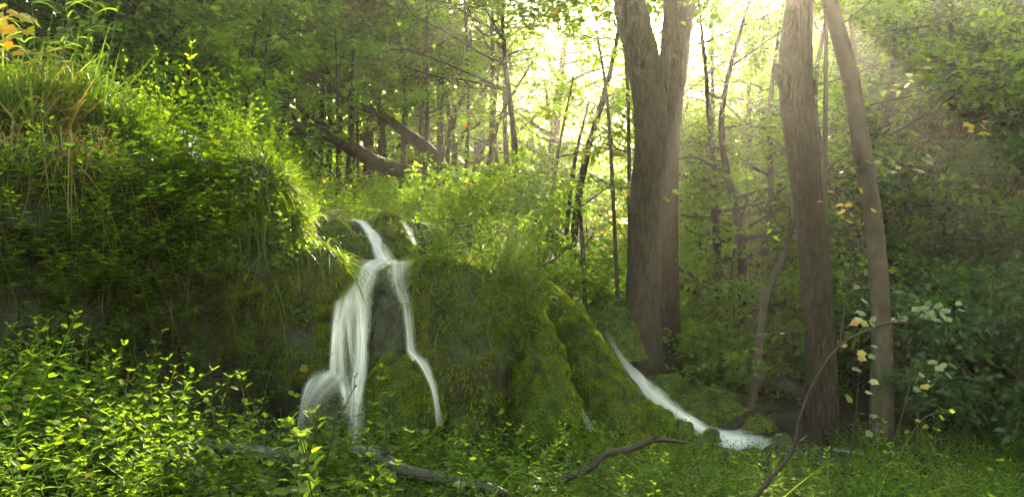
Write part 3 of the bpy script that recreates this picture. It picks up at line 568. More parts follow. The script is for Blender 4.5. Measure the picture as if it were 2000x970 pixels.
for i, (a, b1, c, d, e1, f1, Y) in enumerate(POLES):
    p0 = W(a, b1, Y); p0[2] = min(p0[2], H(p0[0], p0[1]) - .05); tk = [p0, W(c, d, Y), W(e1, f1, Y)]; r0 = rng.uniform(.028, .045) * (Y / 14)
    tree('sapling', 'slender upright sapling pole in the hazy clearing behind the falls', 'sapling', tk, [r0, r0 * .8, r0 * .4], 'bark_dark', auto_limbs(tk, r0 * 1.6, 4, .35, .95, 1.1, .25, seed=i),
         dict(twigs=3, twig=.5, n=22, size=.10, ln=.5, wd=.25, rn=.55), 'thin saplings in the clearing', sides=7, rough=.05, nring=24)

# woodland trees: px, distance, height, trunk radius, leaf tone, lean, limb length, limbs, sprays, first limb
WOOD = []      # px, distance, trunk radius, leaf tone, limb length, limbs, sprays, first limb, share of the frame's height the crown reaches
def wd(px, Y, r0, rn, LL, nl, cap, f0, k=1.0): WOOD.append((px, Y, r0, rn, LL, nl, cap, f0, k))
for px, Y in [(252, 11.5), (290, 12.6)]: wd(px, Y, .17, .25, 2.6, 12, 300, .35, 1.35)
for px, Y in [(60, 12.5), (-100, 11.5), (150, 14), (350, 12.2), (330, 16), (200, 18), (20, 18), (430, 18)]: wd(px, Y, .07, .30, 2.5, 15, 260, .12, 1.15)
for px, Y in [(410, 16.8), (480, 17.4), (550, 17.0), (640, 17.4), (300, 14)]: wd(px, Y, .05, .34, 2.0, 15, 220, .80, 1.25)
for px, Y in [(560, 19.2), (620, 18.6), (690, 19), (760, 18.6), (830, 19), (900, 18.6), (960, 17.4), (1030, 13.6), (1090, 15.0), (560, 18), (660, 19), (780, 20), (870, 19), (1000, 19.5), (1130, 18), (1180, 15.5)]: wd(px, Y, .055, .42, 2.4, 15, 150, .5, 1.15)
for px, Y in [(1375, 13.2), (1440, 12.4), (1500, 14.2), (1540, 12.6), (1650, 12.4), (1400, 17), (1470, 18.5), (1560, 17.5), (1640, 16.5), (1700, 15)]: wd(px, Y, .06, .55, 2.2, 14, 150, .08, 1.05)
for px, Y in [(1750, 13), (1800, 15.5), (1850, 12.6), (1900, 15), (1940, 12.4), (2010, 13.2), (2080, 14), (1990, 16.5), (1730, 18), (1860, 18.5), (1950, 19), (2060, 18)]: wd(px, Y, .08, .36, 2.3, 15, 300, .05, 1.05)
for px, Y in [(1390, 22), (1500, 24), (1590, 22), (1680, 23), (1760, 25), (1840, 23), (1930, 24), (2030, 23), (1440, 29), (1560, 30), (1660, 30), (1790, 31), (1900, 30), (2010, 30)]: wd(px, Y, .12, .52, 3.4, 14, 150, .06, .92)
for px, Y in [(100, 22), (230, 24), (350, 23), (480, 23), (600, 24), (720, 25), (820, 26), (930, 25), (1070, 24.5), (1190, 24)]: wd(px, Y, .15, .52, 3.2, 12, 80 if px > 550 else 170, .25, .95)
def wood_label(px, Y):
    where = ('on the dark plateau behind the tall grass' if px < 380 else 'on the plateau left of the toppled tree' if px < 600 else 'round the toppled tree in the clearing' if px < 1060 else 'behind the pair of thick trunks' if px < 1380 else 'in the lit valley beyond the straight trunk' if px < 1700 else 'on the shaded slope beyond the slim trunk')
    kind = 'small leafy tree' if Y < 15 else 'middle-sized leafy tree' if Y < 21 else 'tall distant leafy tree'
    return kind + ' ' + where, 'woodland trees ' + where
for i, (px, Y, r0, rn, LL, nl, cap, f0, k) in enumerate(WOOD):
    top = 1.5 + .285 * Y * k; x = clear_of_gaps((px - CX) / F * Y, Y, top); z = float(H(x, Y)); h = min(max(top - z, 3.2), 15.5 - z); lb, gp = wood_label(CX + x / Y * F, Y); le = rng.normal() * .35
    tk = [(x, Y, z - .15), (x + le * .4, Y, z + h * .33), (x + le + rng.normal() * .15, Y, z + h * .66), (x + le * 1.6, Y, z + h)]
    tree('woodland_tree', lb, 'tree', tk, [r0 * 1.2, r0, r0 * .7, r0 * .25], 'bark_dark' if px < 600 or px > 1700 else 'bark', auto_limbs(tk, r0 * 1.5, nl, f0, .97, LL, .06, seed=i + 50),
         dict(twigs=6, twig=1.0, n=44, size=.10 if Y < 20 else .14, ln=.9, wd=.45, rn=rn, cap=cap), gp, sides=10, rough=.08, leafmat='leaf_shaded' if (px > 1720 and Y < 20) else 'leaf', nring=30)

# shrubs of the understorey
def shrub(px, Y, h, wdt, rn, label, group, n=22, leafmat='leaf', nl=8, size=.085, zoff=0.0, name='shrub', tm=LEAF2):
    x = (px - CX) / F * Y; z = float(H(x, Y)) + zoff; tk = [(x, Y, z - .1), (x + rng.normal() * .05, Y, z + h * .4), (x + rng.normal() * .1, Y + rng.normal() * .1, z + h)]
    lim = []
    for k in range(nl):
        a = k * 2.4 + rng.random(); f = rng.uniform(.05, .7); p = np.array(tk[0]) * (1 - f) + np.array(tk[2]) * f
        lim.append((limb_path(p, np.array([math.cos(a), math.sin(a), .6]), wdt * rng.uniform(.6, 1.1), .1, 7, .12, int(rng.integers(999))), .014))
    return tree(name, label, 'shrub', tk, [.022, .018, .008], 'bark_dark', lim, dict(twigs=5, twig=.45, n=n, size=size, ln=.5, wd=.24, rn=rn, tm=tm), group, sides=6, rough=.05, leafmat=leafmat, nring=12)
SH = []
for px, Y in [(1000, 12.5), (940, 11.5), (1060, 11.2), (1120, 11.8), (1170, 12.5), (880, 13), (1010, 15), (1090, 15.5), (930, 17.5), (1160, 17), (840, 12), (790, 18), (450, 11), (1040, 19), (870, 20), (700, 18), (770, 22), (1120, 23), (980, 24), (1180, 11.0)]:
    shrub(px, Y, *((rng.uniform(.5, .9), rng.uniform(.6, 1.0)) if px > 960 else (rng.uniform(.2, .4), rng.uniform(.4, .6))), .55, 'low sunlit shrub on the plateau floor behind the waterfall', 'shrubs on the plateau', size=.075)
for px, Y in [(1340, 11.8), (1380, 12.4), (1430, 11.4), (1480, 12.2), (1360, 14), (1420, 15), (1500, 14.5), (1540, 11.8), (1640, 11.6), (1660, 13.6), (1560, 17), (1460, 18), (1620, 18), (1350, 17), (1390, 20), (1530, 21)]:
    shrub(px, Y, rng.uniform(.7, 1.4), rng.uniform(.7, 1.1), .5, 'leafy shrub in the valley between the pair and the slim trunk', 'shrubs in the valley')
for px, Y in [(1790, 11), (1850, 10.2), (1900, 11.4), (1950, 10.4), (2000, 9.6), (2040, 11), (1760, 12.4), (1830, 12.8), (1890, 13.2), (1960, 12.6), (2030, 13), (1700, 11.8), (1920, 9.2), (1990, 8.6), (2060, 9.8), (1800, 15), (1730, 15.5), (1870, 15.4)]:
    shrub(px, Y, rng.uniform(.9, 1.8), rng.uniform(.8, 1.3), .3, 'dense dark shrub on the shaded slope past the slim trunk', 'shrubs on the shaded slope', leafmat='leaf_shaded', n=26, size=.09)

# far wood that closes the view
fw = MB(); n = 3600
C = np.stack([rng.uniform(-40, 48, n), rng.uniform(33, 62, n), np.zeros(n)], -1); hh = np.where(C[:, 0] < 14, rng.random(n) ** 2.2 * 8, rng.random(n) * 12); C[:, 2] = np.minimum(H(C[:, 0], C[:, 1]) + hh, 15.5)
n2 = 900; a = rng.uniform(R(200), R(520), n2); rr = rng.uniform(10, 17, n2)   # unseen foliage beside and behind the viewer, added to cut sky light
a = np.where((np.degrees(a) % 360 > 60) & (np.degrees(a) % 360 < 120), a + R(150), a)
C2 = np.stack([np.cos(a) * rr, 1 + np.sin(a) * rr * .75, rng.uniform(0, 12, n2)], -1)
C2 = C2[(C2[:, 0] > 1.5) | (rng.random(n2) < .15)]
C2 = C2[(C2[:, 1] < 2) | (np.abs(C2[:, 0]) > C2[:, 1] * .75 + 3)]
C3 = np.stack([rng.uniform(-13, 7, 1100), rng.uniform(24, 32, 1100), np.zeros(1100)], -1); C3[:, 2] = H(C3[:, 0], C3[:, 1]) + rng.random(1100) ** 1.3 * 3.6
C4 = np.stack([rng.uniform(-14, 20, 900), rng.uniform(46, 62, 900), rng.uniform(3.5, 14, 900)], -1)
C5 = np.stack([rng.uniform(-1, 15, 420), rng.uniform(36, 46, 420), rng.uniform(4, 11, 420)], -1)
C = np.vstack([C, C2, C3, C4, C5]); n = len(C)
spray_leaves(fw, C, rng.normal(size=(n, 3)), 26, .26, 2.2, 1.1, .5, flat=.5)
tag(fw.build('far_forest', M['leaf'], smooth=False), 'bright hazy mass of woodland foliage closing the view far behind, with unseen foliage added round the viewer for shade', kind='stuff')

# ------------------------------------------------------------------ herbs, grass and undergrowth
def herb_proto(h, pairs, leaf, tm=LEAF4, curve=.25, alt=False, seed=0, rn=.45, top=True):
    r_ = np.random.default_rng(seed); st, lf = MB(), MB(); n = 9; tt = np.linspace(0, 1, n)
    a = r_.random() * 6.28; P = np.stack([math.cos(a) * curve * h * tt ** 2, math.sin(a) * curve * h * tt ** 2, h * tt], -1) + .012 * r_.normal(size=(n, 3)) * tt[:, None]
    tube(st, P, np.linspace(.0035, .0015, n), 4, 0, Rn=.4, cap=False); pos, tip, nn, sz = [], [], [], []
    for k in range(pairs):
        f = .22 + .78 * k / max(pairs - 1, 1); p = P[0] * 0 + np.array([np.interp(f, tt, P[:, j]) for j in range(3)]); az = a + k * (math.pi / 2 if not alt else 2.4) + r_.normal() * .25
        s = leaf * (1.15 - .75 * f ** 2) * r_.uniform(.8, 1.15)
        for sgn in ((1, -1) if not alt else (1,)):
            d = np.array([math.cos(az) * sgn, math.sin(az) * sgn, .15 + .5 * f - .35 * (1 - f) + r_.normal() * .15]); pos.append(p + d * .012); tip.append(d); nn.append(np.array([-d[0] * .35, -d[1] * .35, 1.]) + .2 * r_.normal(size=3)); sz.append(s)
    if top:
        for k in range(4):
            d = np.array([math.cos(k * 1.57 + a), math.sin(k * 1.57 + a), .9]); pos.append(P[-1]); tip.append(d); nn.append(np.array([-d[0], -d[1], .6])); sz.append(leaf * .35)
    leaves(lf, tm, np.array(pos), np.array(tip), np.array(nn), np.array(sz), np.clip(rn + .15 * r_.normal(size=len(pos)), 0, 1)); return st, lf
HP = [herb_proto(.42, 9, .066, seed=1), herb_proto(.5, 11, .058, seed=2, curve=.4), herb_proto(.34, 7, .075, seed=3), herb_proto(.55, 12, .052, seed=4, curve=.15), herb_proto(.38, 12, .062, alt=True, seed=5, curve=.5), herb_proto(.3, 6, .085, seed=6), herb_proto(.28, 10, .048, alt=True, seed=7, curve=.6), herb_proto(.45, 13, .046, seed=8, curve=.3),
      herb_proto(.30, 4, .085, tm=BROAD, seed=9, curve=.4, rn=.35, top=False), herb_proto(.36, 5, .062, tm=MAPLE, seed=10, curve=.3, rn=.5), herb_proto(.5, 8, .055, tm=BROAD, alt=True, seed=12, curve=.35, rn=.6)]
NPR = [herb_proto(.5, 13, .10, tm=LEAFN, alt=True, seed=21, curve=.3, rn=.5), herb_proto(.4, 10, .09, tm=LEAFN, seed=22, curve=.4, rn=.5)]
PR = [proto(*p) for p in HP]; PRN = [proto(*p) for p in NPR]
def herb_thing(idx, loc, yaw, sc, label, group, tilt=(0, 0), src=HP, name='herb', cat='plant', cache={}):
    key = (id(src), idx)
    if key not in cache:
        e = empty(name, loc, label, cat, group); src[idx][0].build('stem', M['stem'], e); src[idx][1].build('foliage', M['herb'], e, smooth=False); e.rotation_euler = (tilt[0], tilt[1], yaw); e.scale = (sc,) * 3; cache[key] = e; return e
    return copy_thing(cache[key], loc, (tilt[0], tilt[1], yaw), sc, label, group)
def fg_height(x, y): return .35 + .5 * sstep(-1.0, -2.6, x) * sstep(6.5, 5, y)
# stuff first: a thick carpet of small herbs
cp_ = MB(); n = 9000
x = rng.uniform(-6.0, 7.0, n); y = rng.uniform(3.6, 9.6, n); k = (y < crest_y(x) - .25 - .35 * (x > -.8) * (x < 1.2)) & (np.abs(x) < y * .64 + 1.5) & ~((x > 1.2) & (x < 3.2) & (y > 8.2)) ; x, y = x[k], y[k]
pq = CX + F * x / y; k = (((pq > 350) & (pq < 640) & (y > 4.7) & (y < 5.75)) | ((pq > 720) & (pq < 990) & (y > 4.9) & (y < 5.8))) & (rng.random(len(x)) < .7); x, y = x[~k], y[~k]
z = H(x, y)
kinds_ = rng.integers(0, len(PR), len(x))
for q in range(len(PR)):
    s_ = kinds_ == q; sc = rng.uniform(.5, 1.05, len(x)) * (.6 + fg_height(x, y)) * (1 - .3 * sstep(.6, 1.1, x) * sstep(6.2, 7.0, y))
    stamp(cp_, PR[q], np.stack([x, y, z], -1)[s_], rng.random(s_.sum()) * 6.28, sc[s_], .25, .12)
n = 20000; x = rng.uniform(-6.0, 7.0, n); y = rng.uniform(3.6, 9.4, n); k = (y < crest_y(x) - .2) & (np.abs(x) < y * .64 + 1.5) & ~((x > 1.2) & (x < 3.2) & (y > 8.2)); x, y = x[k], y[k]
blades(cp_, np.stack([x, y, H(x, y)], -1), rdir(len(x), 1.6), rng.uniform(.1, .38, len(x)), .006, rng.uniform(.2, .8, len(x)), np.clip(rng.normal(.4, .15, len(x)), 0, 1))
n = 170; x = rng.uniform(-3.2, 3.6, n); y = rng.uniform(4.2, 6.8, n); blades(cp_, np.stack([x, y, H(x, y)], -1), rdir(n, 1.3), rng.uniform(.6, 1.2, n), .007, rng.uniform(.2, .7, n), np.clip(rng.normal(.6, .2, n), 0, 1), 8)
tag(cp_.build('undergrowth', M['herb'], smooth=False), 'thick carpet of small green herbs and grass along the near ground', kind='stuff')
# then the plants that stand out, each a thing
def scatter_herbs(n, pxr, Yr, label, group, hs=(.8, 1.25), zfun=None, src=HP):
    for _ in range(n):
        Y = rng.uniform(*Yr); px = rng.uniform(*pxr); x = (px - CX) / F * Y; z = float(H(x, Y)) if zfun is None else zfun(x, Y)
        herb_thing(int(rng.integers(0, len(src))), (x, Y, z), rng.random() * 6.28, rng.uniform(*hs), label, group, (rng.normal() * .18, rng.normal() * .18), src)
scatter_herbs(48, (-40, 460), (4.2, 5.8), 'tall leafy herb stem in the bright patch under the dark bank', 'herbs in the sunlit left patch', (.8, 1.4))
scatter_herbs(36, (190, 410), (4.1, 4.9), 'tall leafy herb stem in the bright patch under the dark bank', 'herbs in the sunlit left patch', (1.0, 1.45))
scatter_herbs(18, (560, 740), (4.0, 4.6), 'leafy herb stem standing before the main waterfall', 'herbs before the main waterfall', (1.4, 2.0))
scatter_herbs(28, (470, 760), (4.3, 6.2), 'leafy herb stem standing before the main waterfall', 'herbs before the main waterfall', (1.0, 1.7))
scatter_herbs(28, (780, 1100), (4.3, 6.4), 'leafy herb stem in front of the thin strand and moss cone', 'herbs before the moss cone', (1.0, 1.5))
scatter_herbs(26, (1100, 1420), (4.5, 6.6), 'leafy herb stem in front of the big moss mound and stream', 'herbs before the stream', (.8, 1.3))
scatter_herbs(34, (1430, 2040), (4.4, 6.9), 'leafy herb stem in the ground cover below the straight and slim trunks', 'herbs below the trunks', (.8, 1.5))
# herbs on the face and crest of the bank
def bank_herbs(n, pxa, pxb, v0, v1, label, group, hs, src=HP, name='herb'):
    P, N_, vv, px = bank_pts(n, pxa, pxb, v0, v1)
    for p, q in zip(P, N_):
        ay = math.atan2(q[1], q[0]); herb_thing(int(rng.integers(0, len(src))), tuple(p + q * .02), rng.random() * 6.28, rng.uniform(*hs), label, group, (rng.uniform(.3, 1.0), rng.normal() * .3), src, name)
bank_herbs(36, -40, 300, .10, .55, 'leafy herb hanging from the dark overgrown face of the bank', 'herbs on the bank face', (.7, 1.4))
bank_herbs(38, 300, 600, .12, .70, 'leafy herb hanging from the dark overgrown face of the bank', 'herbs on the bank face', (.6, 1.3))
bank_herbs(75, 850, 1015, .35, 1.02, 'narrow leaved green plant trailing down the bank beside the thin strand', 'trailing plants by the thin strand', (.65, 1.15), NPR, 'trailing_plant')
ub = MB()
for (n, a, c, v0, v1, s0, s1, src) in ((560, -480, 300, .03, .6, .9, 1.5, PR), (230, 300, 480, .03, .80, .8, 1.4, PR), (120, 470, 600, .1, .7, .5, .9, PR), (170, 840, 1010, .35, 1.1, .6, 1.0, PRN), (110, 820, 1010, .2, 1.0, .4, .7, PR), (120, 200, 480, .9, 1.4, .6, .9, PR), (60, 480, 640, .8, 1.2, .3, .5, PR), (60, 200, 560, .9, 1.3, .5, .8, PRN)):
    P, N_, vv, px = bank_pts(n, a, c, v0, v1); k_ = ~((px > 335) & (px < 412) & (vv > .82)); P, N_, vv, px = P[k_], N_[k_], vv[k_], px[k_]; n = len(P); kk = rng.integers(0, len(src), n)
    for q in range(len(src)):
        s_ = kk == q; pos = P[s_] - N_[s_] * .01; sub = MB(); stamp(sub, src[q], pos, rng.random(s_.sum()) * 6.28, rng.uniform(s0, s1, s_.sum()), .35, .15)
        if sub.n:
            V = sub.v[0].reshape(s_.sum(), -1, 3); dz = V[..., 2] - pos[:, None, 2]; V += (N_[s_][:, None] * dz[..., None] * .8).astype(np.float32); V[..., 2] -= .55 * dz * np.clip(1.1 - vv[s_], 0, 1)[:, None] / 1.1
            fs, rs = sub.f, sub.r; ub.add(V, fs[0], rs[0])
            for f, r in zip(fs[1:], rs[1:]): ub.f.append(f + ub.n - len(sub.v[0])); ub.r.append(r)
n = 1500; x = rng.uniform(-6.5, 3, n); y = rng.uniform(7.9, 16, n); k = (y > crest_y(x) + .5) & ~((x > -1.9) & (x < -.7) & (y < 9.4)) & ~((np.abs(CX + F * x / y - 374) < 48) & (y < 8.7)); x, y = x[k], y[k]; kk = rng.integers(0, len(PR), len(x))
for q in range(len(PR)):
    s_ = kk == q; stamp(ub, PR[q], np.stack([x, y, H(x, y)], -1)[s_], rng.random(s_.sum()) * 6.28, rng.uniform(.6, 1.3, s_.sum()), .25, .14)
tag(ub.build('bank_undergrowth', M['herb'], smooth=False), 'small leafy herbs and creepers covering the bank face', kind='stuff')
# grasses of the bank: green on the crest, straw coloured hanging skirts, tall tufts upper left
gr = MB()
def bank_grass(n, a, c, v0, v1, L, up, bend, rmean, wd=.006, rs=.15):
    P, N_, vv, px = bank_pts(n, a, c, v0, v1); cl = vnoise(P * 3.0, 14); k = (cl > -.35 + .3 * rng.random(n) - .3) & ~((px > 335) & (px < 412) & (vv > .9)); P, N_ = P[k], N_[k]; n = len(P)
    d = nrmz(N_ * .6 + np.array([0, 0, up]) + .45 * rng.normal(size=(n, 3))); blades(gr, P, d, rng.uniform(L * .4, L * 1.2, n), wd * 1.6, bend * rng.uniform(.4, 1.4, n), np.clip(rmean + .25 * cl[k] + rng.normal(size=n) * rs, 0, 1), 5)
bank_grass(5600, -520, 240, .82, 1.6, .6, 1.3, .5, .40, .010)
bank_grass(2300, -520, 230, .85, 1.5, .55, 1.2, .7, .82, .008)
bank_grass(800, -520, 200, .6, 1.0, .55, .6, 1.3, .8, .007)
bank_grass(2000, 220, 640, .9, 1.5, .26, 1.0, .7, .36, .009)
bank_grass(900, 430, 680, .55, .98, .26, .25, 1.4, .40, .008)
bank_grass(600, 250, 480, .6, .98, .26, .25, 1.4, .40, .007)
bank_grass(500, 800, 1010, .4, 1.2, .28, .3, 1.3, .5, .006)
bank_grass(500, -520, 560, .05, .6, .35, .2, 1.2, .4, .006)
n = 9000; x = rng.uniform(-6, 2.5, n); y = rng.uniform(7.7, 17, n); k = (y > crest_y(x) + .3) & ~((np.abs(CX + F * x / y - 374) < 48) & (y < 8.7)); x, y = x[k], y[k]
blades(gr, np.stack([x, y, H(x, y) - .02], -1), rdir(len(x), 1.5), rng.uniform(.12, .4, len(x)), .012, rng.uniform(.2, .8, len(x)), np.clip(rng.normal(.42, .16, len(x)), 0, 1), 4)
tag(gr.build('grass', M['grass']), 'green and straw coloured grass growing over the bank', kind='stuff')
def grass_tuft(px, py, Y, n, h, rn, label, group=None, name='grass_tuft'):
    p = W(px, py, Y); o = empty(name, tuple(p), label, 'grass tuft', group); m = MB(); q = p + np.concatenate([rng.normal(size=(n, 2)) * .05, np.zeros((n, 1))], -1)
    blades(m, q, nrmz(np.concatenate([rng.normal(size=(n, 2)) * .28, np.ones((n, 1))], -1)), h * rng.uniform(.5, 1.15, n), .015, rng.uniform(.1, .6, n), np.clip(rng.normal(rn, .12, n), 0, 1), 6); m.build('blade', M['grass'], o, origin=p)
    for k in range(3):
        s = limb_path(p, np.array([rng.normal() * .15, rng.normal() * .1, 1.0]), h * rng.uniform(.9, 1.3), -.08, 8, .05, int(rng.integers(999))); m = MB(); tube(m, s, np.linspace(.004, .0015, 8), 4, Rn=.6, cap=False)
        i = rng.integers(2, 8, 8); a = rdir(8, .55); blades(m, s[i], a, rng.uniform(.15, .32, 8), .014, .6, np.clip(rng.normal(rn, .1, 8), 0, 1), 5); m.build('stalk', M['grass'], o, origin=p)
for (px, py, Y, n, h, rn) in [(30, 240, 6.3, 50, .6, .5), (75, 235, 6.3, 60, .7, .5), (110, 240, 6.4, 60, .65, .5), (150, 250, 6.5, 50, .85, .4), (185, 255, 6.6, 40, .95, .45), (60, 250, 6.2, 50, .55, .75), (130, 255, 6.4, 50, .5, .8), (210, 265, 6.7, 40, .5, .5), (240, 270, 6.8, 40, .4, .4), (-10, 240, 6.2, 50, .75, .5), (280, 285, 6.9, 36, .35, .4), (312, 292, 7.0, 30, .25, .4), (425, 320, 7.2, 30, .22, .35), (440, 322, 7.2, 30, .25, .35)]:
    grass_tuft(px, py, Y, n, h, rn, 'tall arching grass tuft on the upper left crest of the bank' if px < 230 else 'short bright grass tuft near the tiny spill on the crest', 'grass tufts on the crest')

def fallen_leaf(p, n, s, m, label, group):
    o = MB(); a = rng.random() * 6.28; leaves(o, MAPLE if rng.random() < .6 else LEAF4, np.array([p]), np.array([[math.cos(a), math.sin(a), -.4]]), np.array([n + .4 * rng.normal(size=3)]), [s], [rng.random()]); tag(o.build('fallen_leaf', M[m], smooth=False, origin=p), label, 'leaf', group)
P_, N_, v_, x_ = bank_pts(40, -40, 640, .15, 1.0)
for p, q in zip(P_, N_): fallen_leaf(p + q * .03, q, rng.uniform(.05, .10), rng.choice(['dead_leaf', 'yellow_leaf', 'pale_leaf']), 'fallen autumn leaf caught on the overgrown left face of the bank', 'fallen leaves on the left bank')
P_, N_, v_, x_ = bank_pts(16, 830, 1300, .15, 1.0)
for p, q in zip(P_, N_): fallen_leaf(p + q * .05 + np.array([0, -.12, 0]), q, rng.uniform(.05, .09), rng.choice(['dead_leaf', 'pale_leaf']), 'fallen pale leaf lying on the bank between thin strand and stream', 'fallen leaves by the mounds')
# ------------------------------------------------------------------ wood on the ground and the near twig
def log(pts, rad, label, name='fallen_branch', mt='deadwood', sides=14, cat='log', n=50, side=()):
    P = spline(np.array([W(*p) for p in pts]), n); o = empty(name, tuple(P[0]), label, cat); m = MB(); tube(m, P, np.interp(np.linspace(0, 1, n), np.linspace(0, 1, len(rad)), rad), sides, .16, len(label), freq=9); m.build('bough', M[mt], o, origin=P[0])
    for s, r in side:
        q = spline(np.array([W(*p) for p in s]), 14); m = MB(); tube(m, q, np.linspace(r, r * .3, 14), 7, .12, 4); m.build('offshoot', M[mt], o, origin=P[0])
    return o
log([(300, 850, 5.6), (390, 868, 5.6), (470, 882, 5.65), (560, 890, 5.7), (620, 896, 5.75)], [.035, .05, .052, .045, .03], 'wet grey fallen log lying in the herbs left of the waterfall foot', 'fallen_log')
log([(690, 880, 5.9), (740, 895, 5.8), (790, 920, 5.7), (860, 935, 5.7), (960, 955, 5.6), (1010, 975, 5.6)], [.045, .055, .05, .045, .035, .02], 'dark fallen log below the rounded mossy column', 'fallen_log', side=[([(740, 895, 5.8), (752, 885, 5.75), (762, 878, 5.7)], .025)])
log([(1010, 955, 5.6), (1090, 938, 5.6), (1150, 915, 5.65), (1180, 888, 5.7), (1230, 876, 5.75), (1280, 858, 5.8), (1340, 864, 5.9)], [.022, .024, .022, .020, .024, .020, .010], 'crooked dark stick arching through the herbs below the moss hump', 'fallen_stick', 'twig', 10, 'stick', side=[([(1270, 862, 5.8), (1284, 852, 5.75), (1292, 850, 5.7)], .012)])
log([(1340, 800, 9.3), (1390, 838, 9.2), (1420, 838, 9.2), (1470, 810, 9.4), (1500, 800, 9.8)], [.05, .05, .05, .06, .05], 'mossy dead log lying across the stream chute', 'fallen_log', 'bark_moss')
log([(1440, 700, 11.5), (1520, 745, 11), (1600, 790, 10.6)], [.12, .12, .1], 'dark fallen trunk in the gully behind the straight trunk', 'fallen_log', 'bark_dark')
log([(1040, 430, 13.5), (1090, 470, 13.2), (1150, 520, 12.8)], [.07, .08, .06], 'fallen pole lying on the sunlit plateau slope', 'fallen_log', 'bark')
# arching twig with pale maple leaves, rooted just below the frame
tw0 = W(1452, 1000, 4.6)
P = spline(np.array([tw0, W(1500, 940, 4.6), W(1548, 880, 4.6), W(1560, 820, 4.6), W(1590, 745, 4.6), W(1640, 675, 4.6), W(1700, 642, 4.65), W(1765, 620, 4.7)]), 60)
o = empty('maple_branch', tuple(tw0), 'arching bare dark twig with a few pale leaves before the slim trunk', 'branch'); m = MB(); tube(m, P, np.linspace(.013, .004, 60), 8, .12, 3, freq=40); m.build('twig', M['twig'], o, origin=tw0)
for s, r in (([(1640, 675, 4.6), (1648, 620, 4.6), (1664, 570, 4.6), (1708, 562, 4.6)], .006), ([(1700, 642, 4.65), (1760, 628, 4.7), (1800, 640, 4.7)], .003), ([(1560, 862, 4.6), (1578, 850, 4.6)], .004)):
    q = spline(np.array([W(*p) for p in s]), 14); m = MB(); tube(m, q, np.linspace(r, r * .4, 14), 6, .1, 3); m.build('twig', M['twig'], o, origin=tw0)
def maple_sprig(pts, lv, name, label, mt='pale_leaf', barkm='twig', r0=.006, size=.066, group=None):
    Pt = spline(np.array([W(*p) for p in pts]), 20); o = empty(name, tuple(Pt[0]), label, 'branch', group); m = MB(); tube(m, Pt, np.linspace(r0, r0 * .3, 20), 6, .08, 5); m.build('twig', M[barkm], o, origin=Pt[0])
    for (px, py, Y, s) in lv:
        m = MB(); p = W(px, py, Y)[None]; a = rng.random() * 6.28; tip = np.array([[math.cos(a), math.sin(a) * .6 - .3, -.35]]); leaves(m, MAPLE, p, tip, np.array([[rng.normal() * .35, -.55, 1.0]]), [size * s], [rng.random()]); m.build('leaf', M[mt], o, smooth=False, origin=Pt[0])
def rl(n, px, py, Y, dx, dy): return [(px + rng.normal() * dx, py + rng.normal() * dy, Y + rng.normal() * .12, rng.uniform(.7, 1.2)) for _ in range(n)]
maple_sprig([(1735, 900, 6.4), (1770, 780, 6.4), (1790, 690, 6.35), (1820, 630, 6.3)], rl(20, 1815, 615, 6.3, 40, 14) + rl(8, 1690, 600, 6.2, 20, 30), 'maple_sapling', 'maple sapling with pale silvery leaves in front of the dark slope', r0=.008)
maple_sprig([(1790, 880, 6.6), (1795, 790, 6.6), (1810, 730, 6.5)], rl(12, 1815, 725, 6.5, 28, 16), 'maple_sapling', 'lower maple sapling with drooping tan and yellow leaves by the slim trunk', r0=.007)
maple_sprig([(1660, 900, 6.5), (1672, 800, 6.5), (1680, 700, 6.5)], rl(7, 1672, 690, 6.4, 22, 22) + rl(5, 1690, 770, 6.4, 20, 25), 'maple_sapling', 'short maple sapling with yellow leaves between the straight and slim trunks', r0=.006)
maple_sprig([(1700, 205, 8.6), (1770, 190, 8.4), (1840, 172, 8.2)], rl(18, 1770, 165, 8.3, 50, 14), 'maple_branch', 'maple branch with glinting pale leaves reaching out from the slim trunk', r0=.012)
maple_sprig([(1705, 300, 8.7), (1760, 320, 8.5), (1830, 330, 8.3)], rl(16, 1780, 325, 8.4, 45, 12), 'maple_branch', 'second leafy branch lower on the slim trunk with glinting leaves', r0=.010)
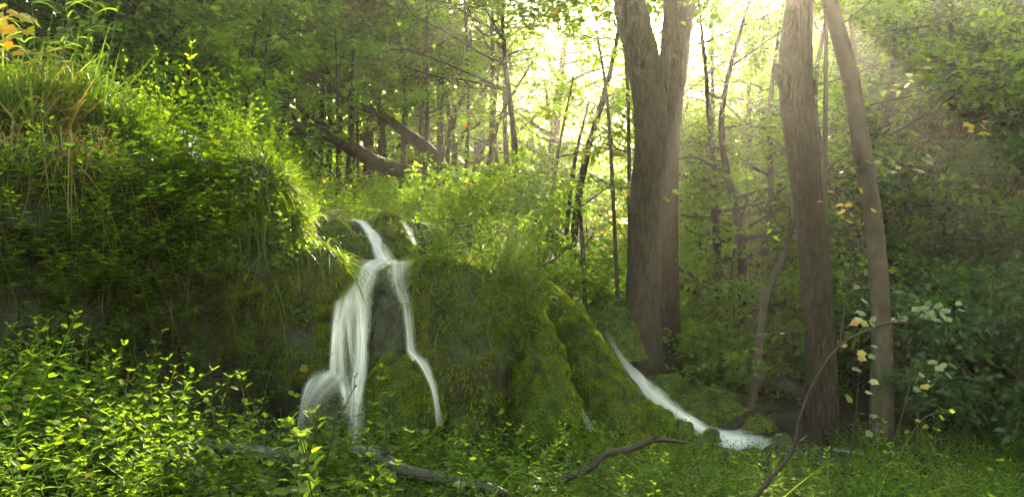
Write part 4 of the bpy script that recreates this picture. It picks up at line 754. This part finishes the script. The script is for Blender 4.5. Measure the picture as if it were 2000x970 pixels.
maple_sprig([(1880, 290, 8.6), (1905, 260, 8.5), (1930, 245, 8.4)], rl(9, 1915, 252, 8.4, 16, 8), 'maple_branch', 'small sprig of bright yellow leaves against the dark slope', 'yellow_leaf', r0=.006)
maple_sprig([(-60, 60, 4.8), (10, 30, 4.9), (60, 40, 5.0)], rl(22, 22, 48, 4.9, 26, 26), 'maple_branch', 'yellow green maple branch at the upper left above the grass', 'yellow_leaf', r0=.006, size=.075)
maple_sprig([(1725, 470, 8.75), (1690, 440, 8.6), (1640, 400, 8.5)], rl(14, 1668, 410, 8.5, 22, 28), 'maple_branch', 'sprig of yellowing leaves between the straight and slim trunks', 'yellow_leaf', r0=.006)
maple_sprig([(1330, 420, 10.7), (1370, 425, 10.6), (1420, 420, 10.5), (1470, 440, 10.4)], rl(6, 1440, 440, 10.4, 30, 15), 'beech_branch', 'bare curved branch reaching right from behind the pair of trunks', r0=.014)
# curling vine leaf plant lower right
maple_sprig([(1700, 960, 5.2), (1760, 880, 5.2), (1800, 820, 5.2), (1845, 800, 5.2)], [(1790, 818, 5.2, .5), (1760, 860, 5.2, .6), (1812, 830, 5.2, .5), (1840, 812, 5.15, .5), (1855, 800, 5.2, .5), (1775, 840, 5.2, .5), (1740, 880, 5.2, .6)], 'climbing_vine', 'bright green climbing vine leaning over the ground cover below the slim trunk', 'herb', 'stem', .005)

# ------------------------------------------------------------------ air
hz = MB(); a, b2 = np.array([-82., -12., -4.]), np.array([82., 70., 18.])
V = np.array([[x, y, z] for x in (a[0], b2[0]) for y in (a[1], b2[1]) for z in (a[2], b2[2])])
hz.add(V, [(0, 1, 3, 2), (4, 6, 7, 5), (0, 4, 5, 1), (2, 3, 7, 6), (0, 2, 6, 4), (1, 5, 7, 3)])
hm, nt, N = mat('haze_air'); pv = N('ShaderNodeVolumePrincipled'); pv.inputs['Color'].default_value = (.93, .92, .86, 1); pv.inputs['Density'].default_value = .0017; pv.inputs['Anisotropy'].default_value = .84
ou = N('ShaderNodeOutputMaterial'); nt.links.new(pv.outputs[0], ou.inputs['Volume'])
tag(hz.build('haze', hm, smooth=False), 'pale morning haze filling the wood', kind='stuff')
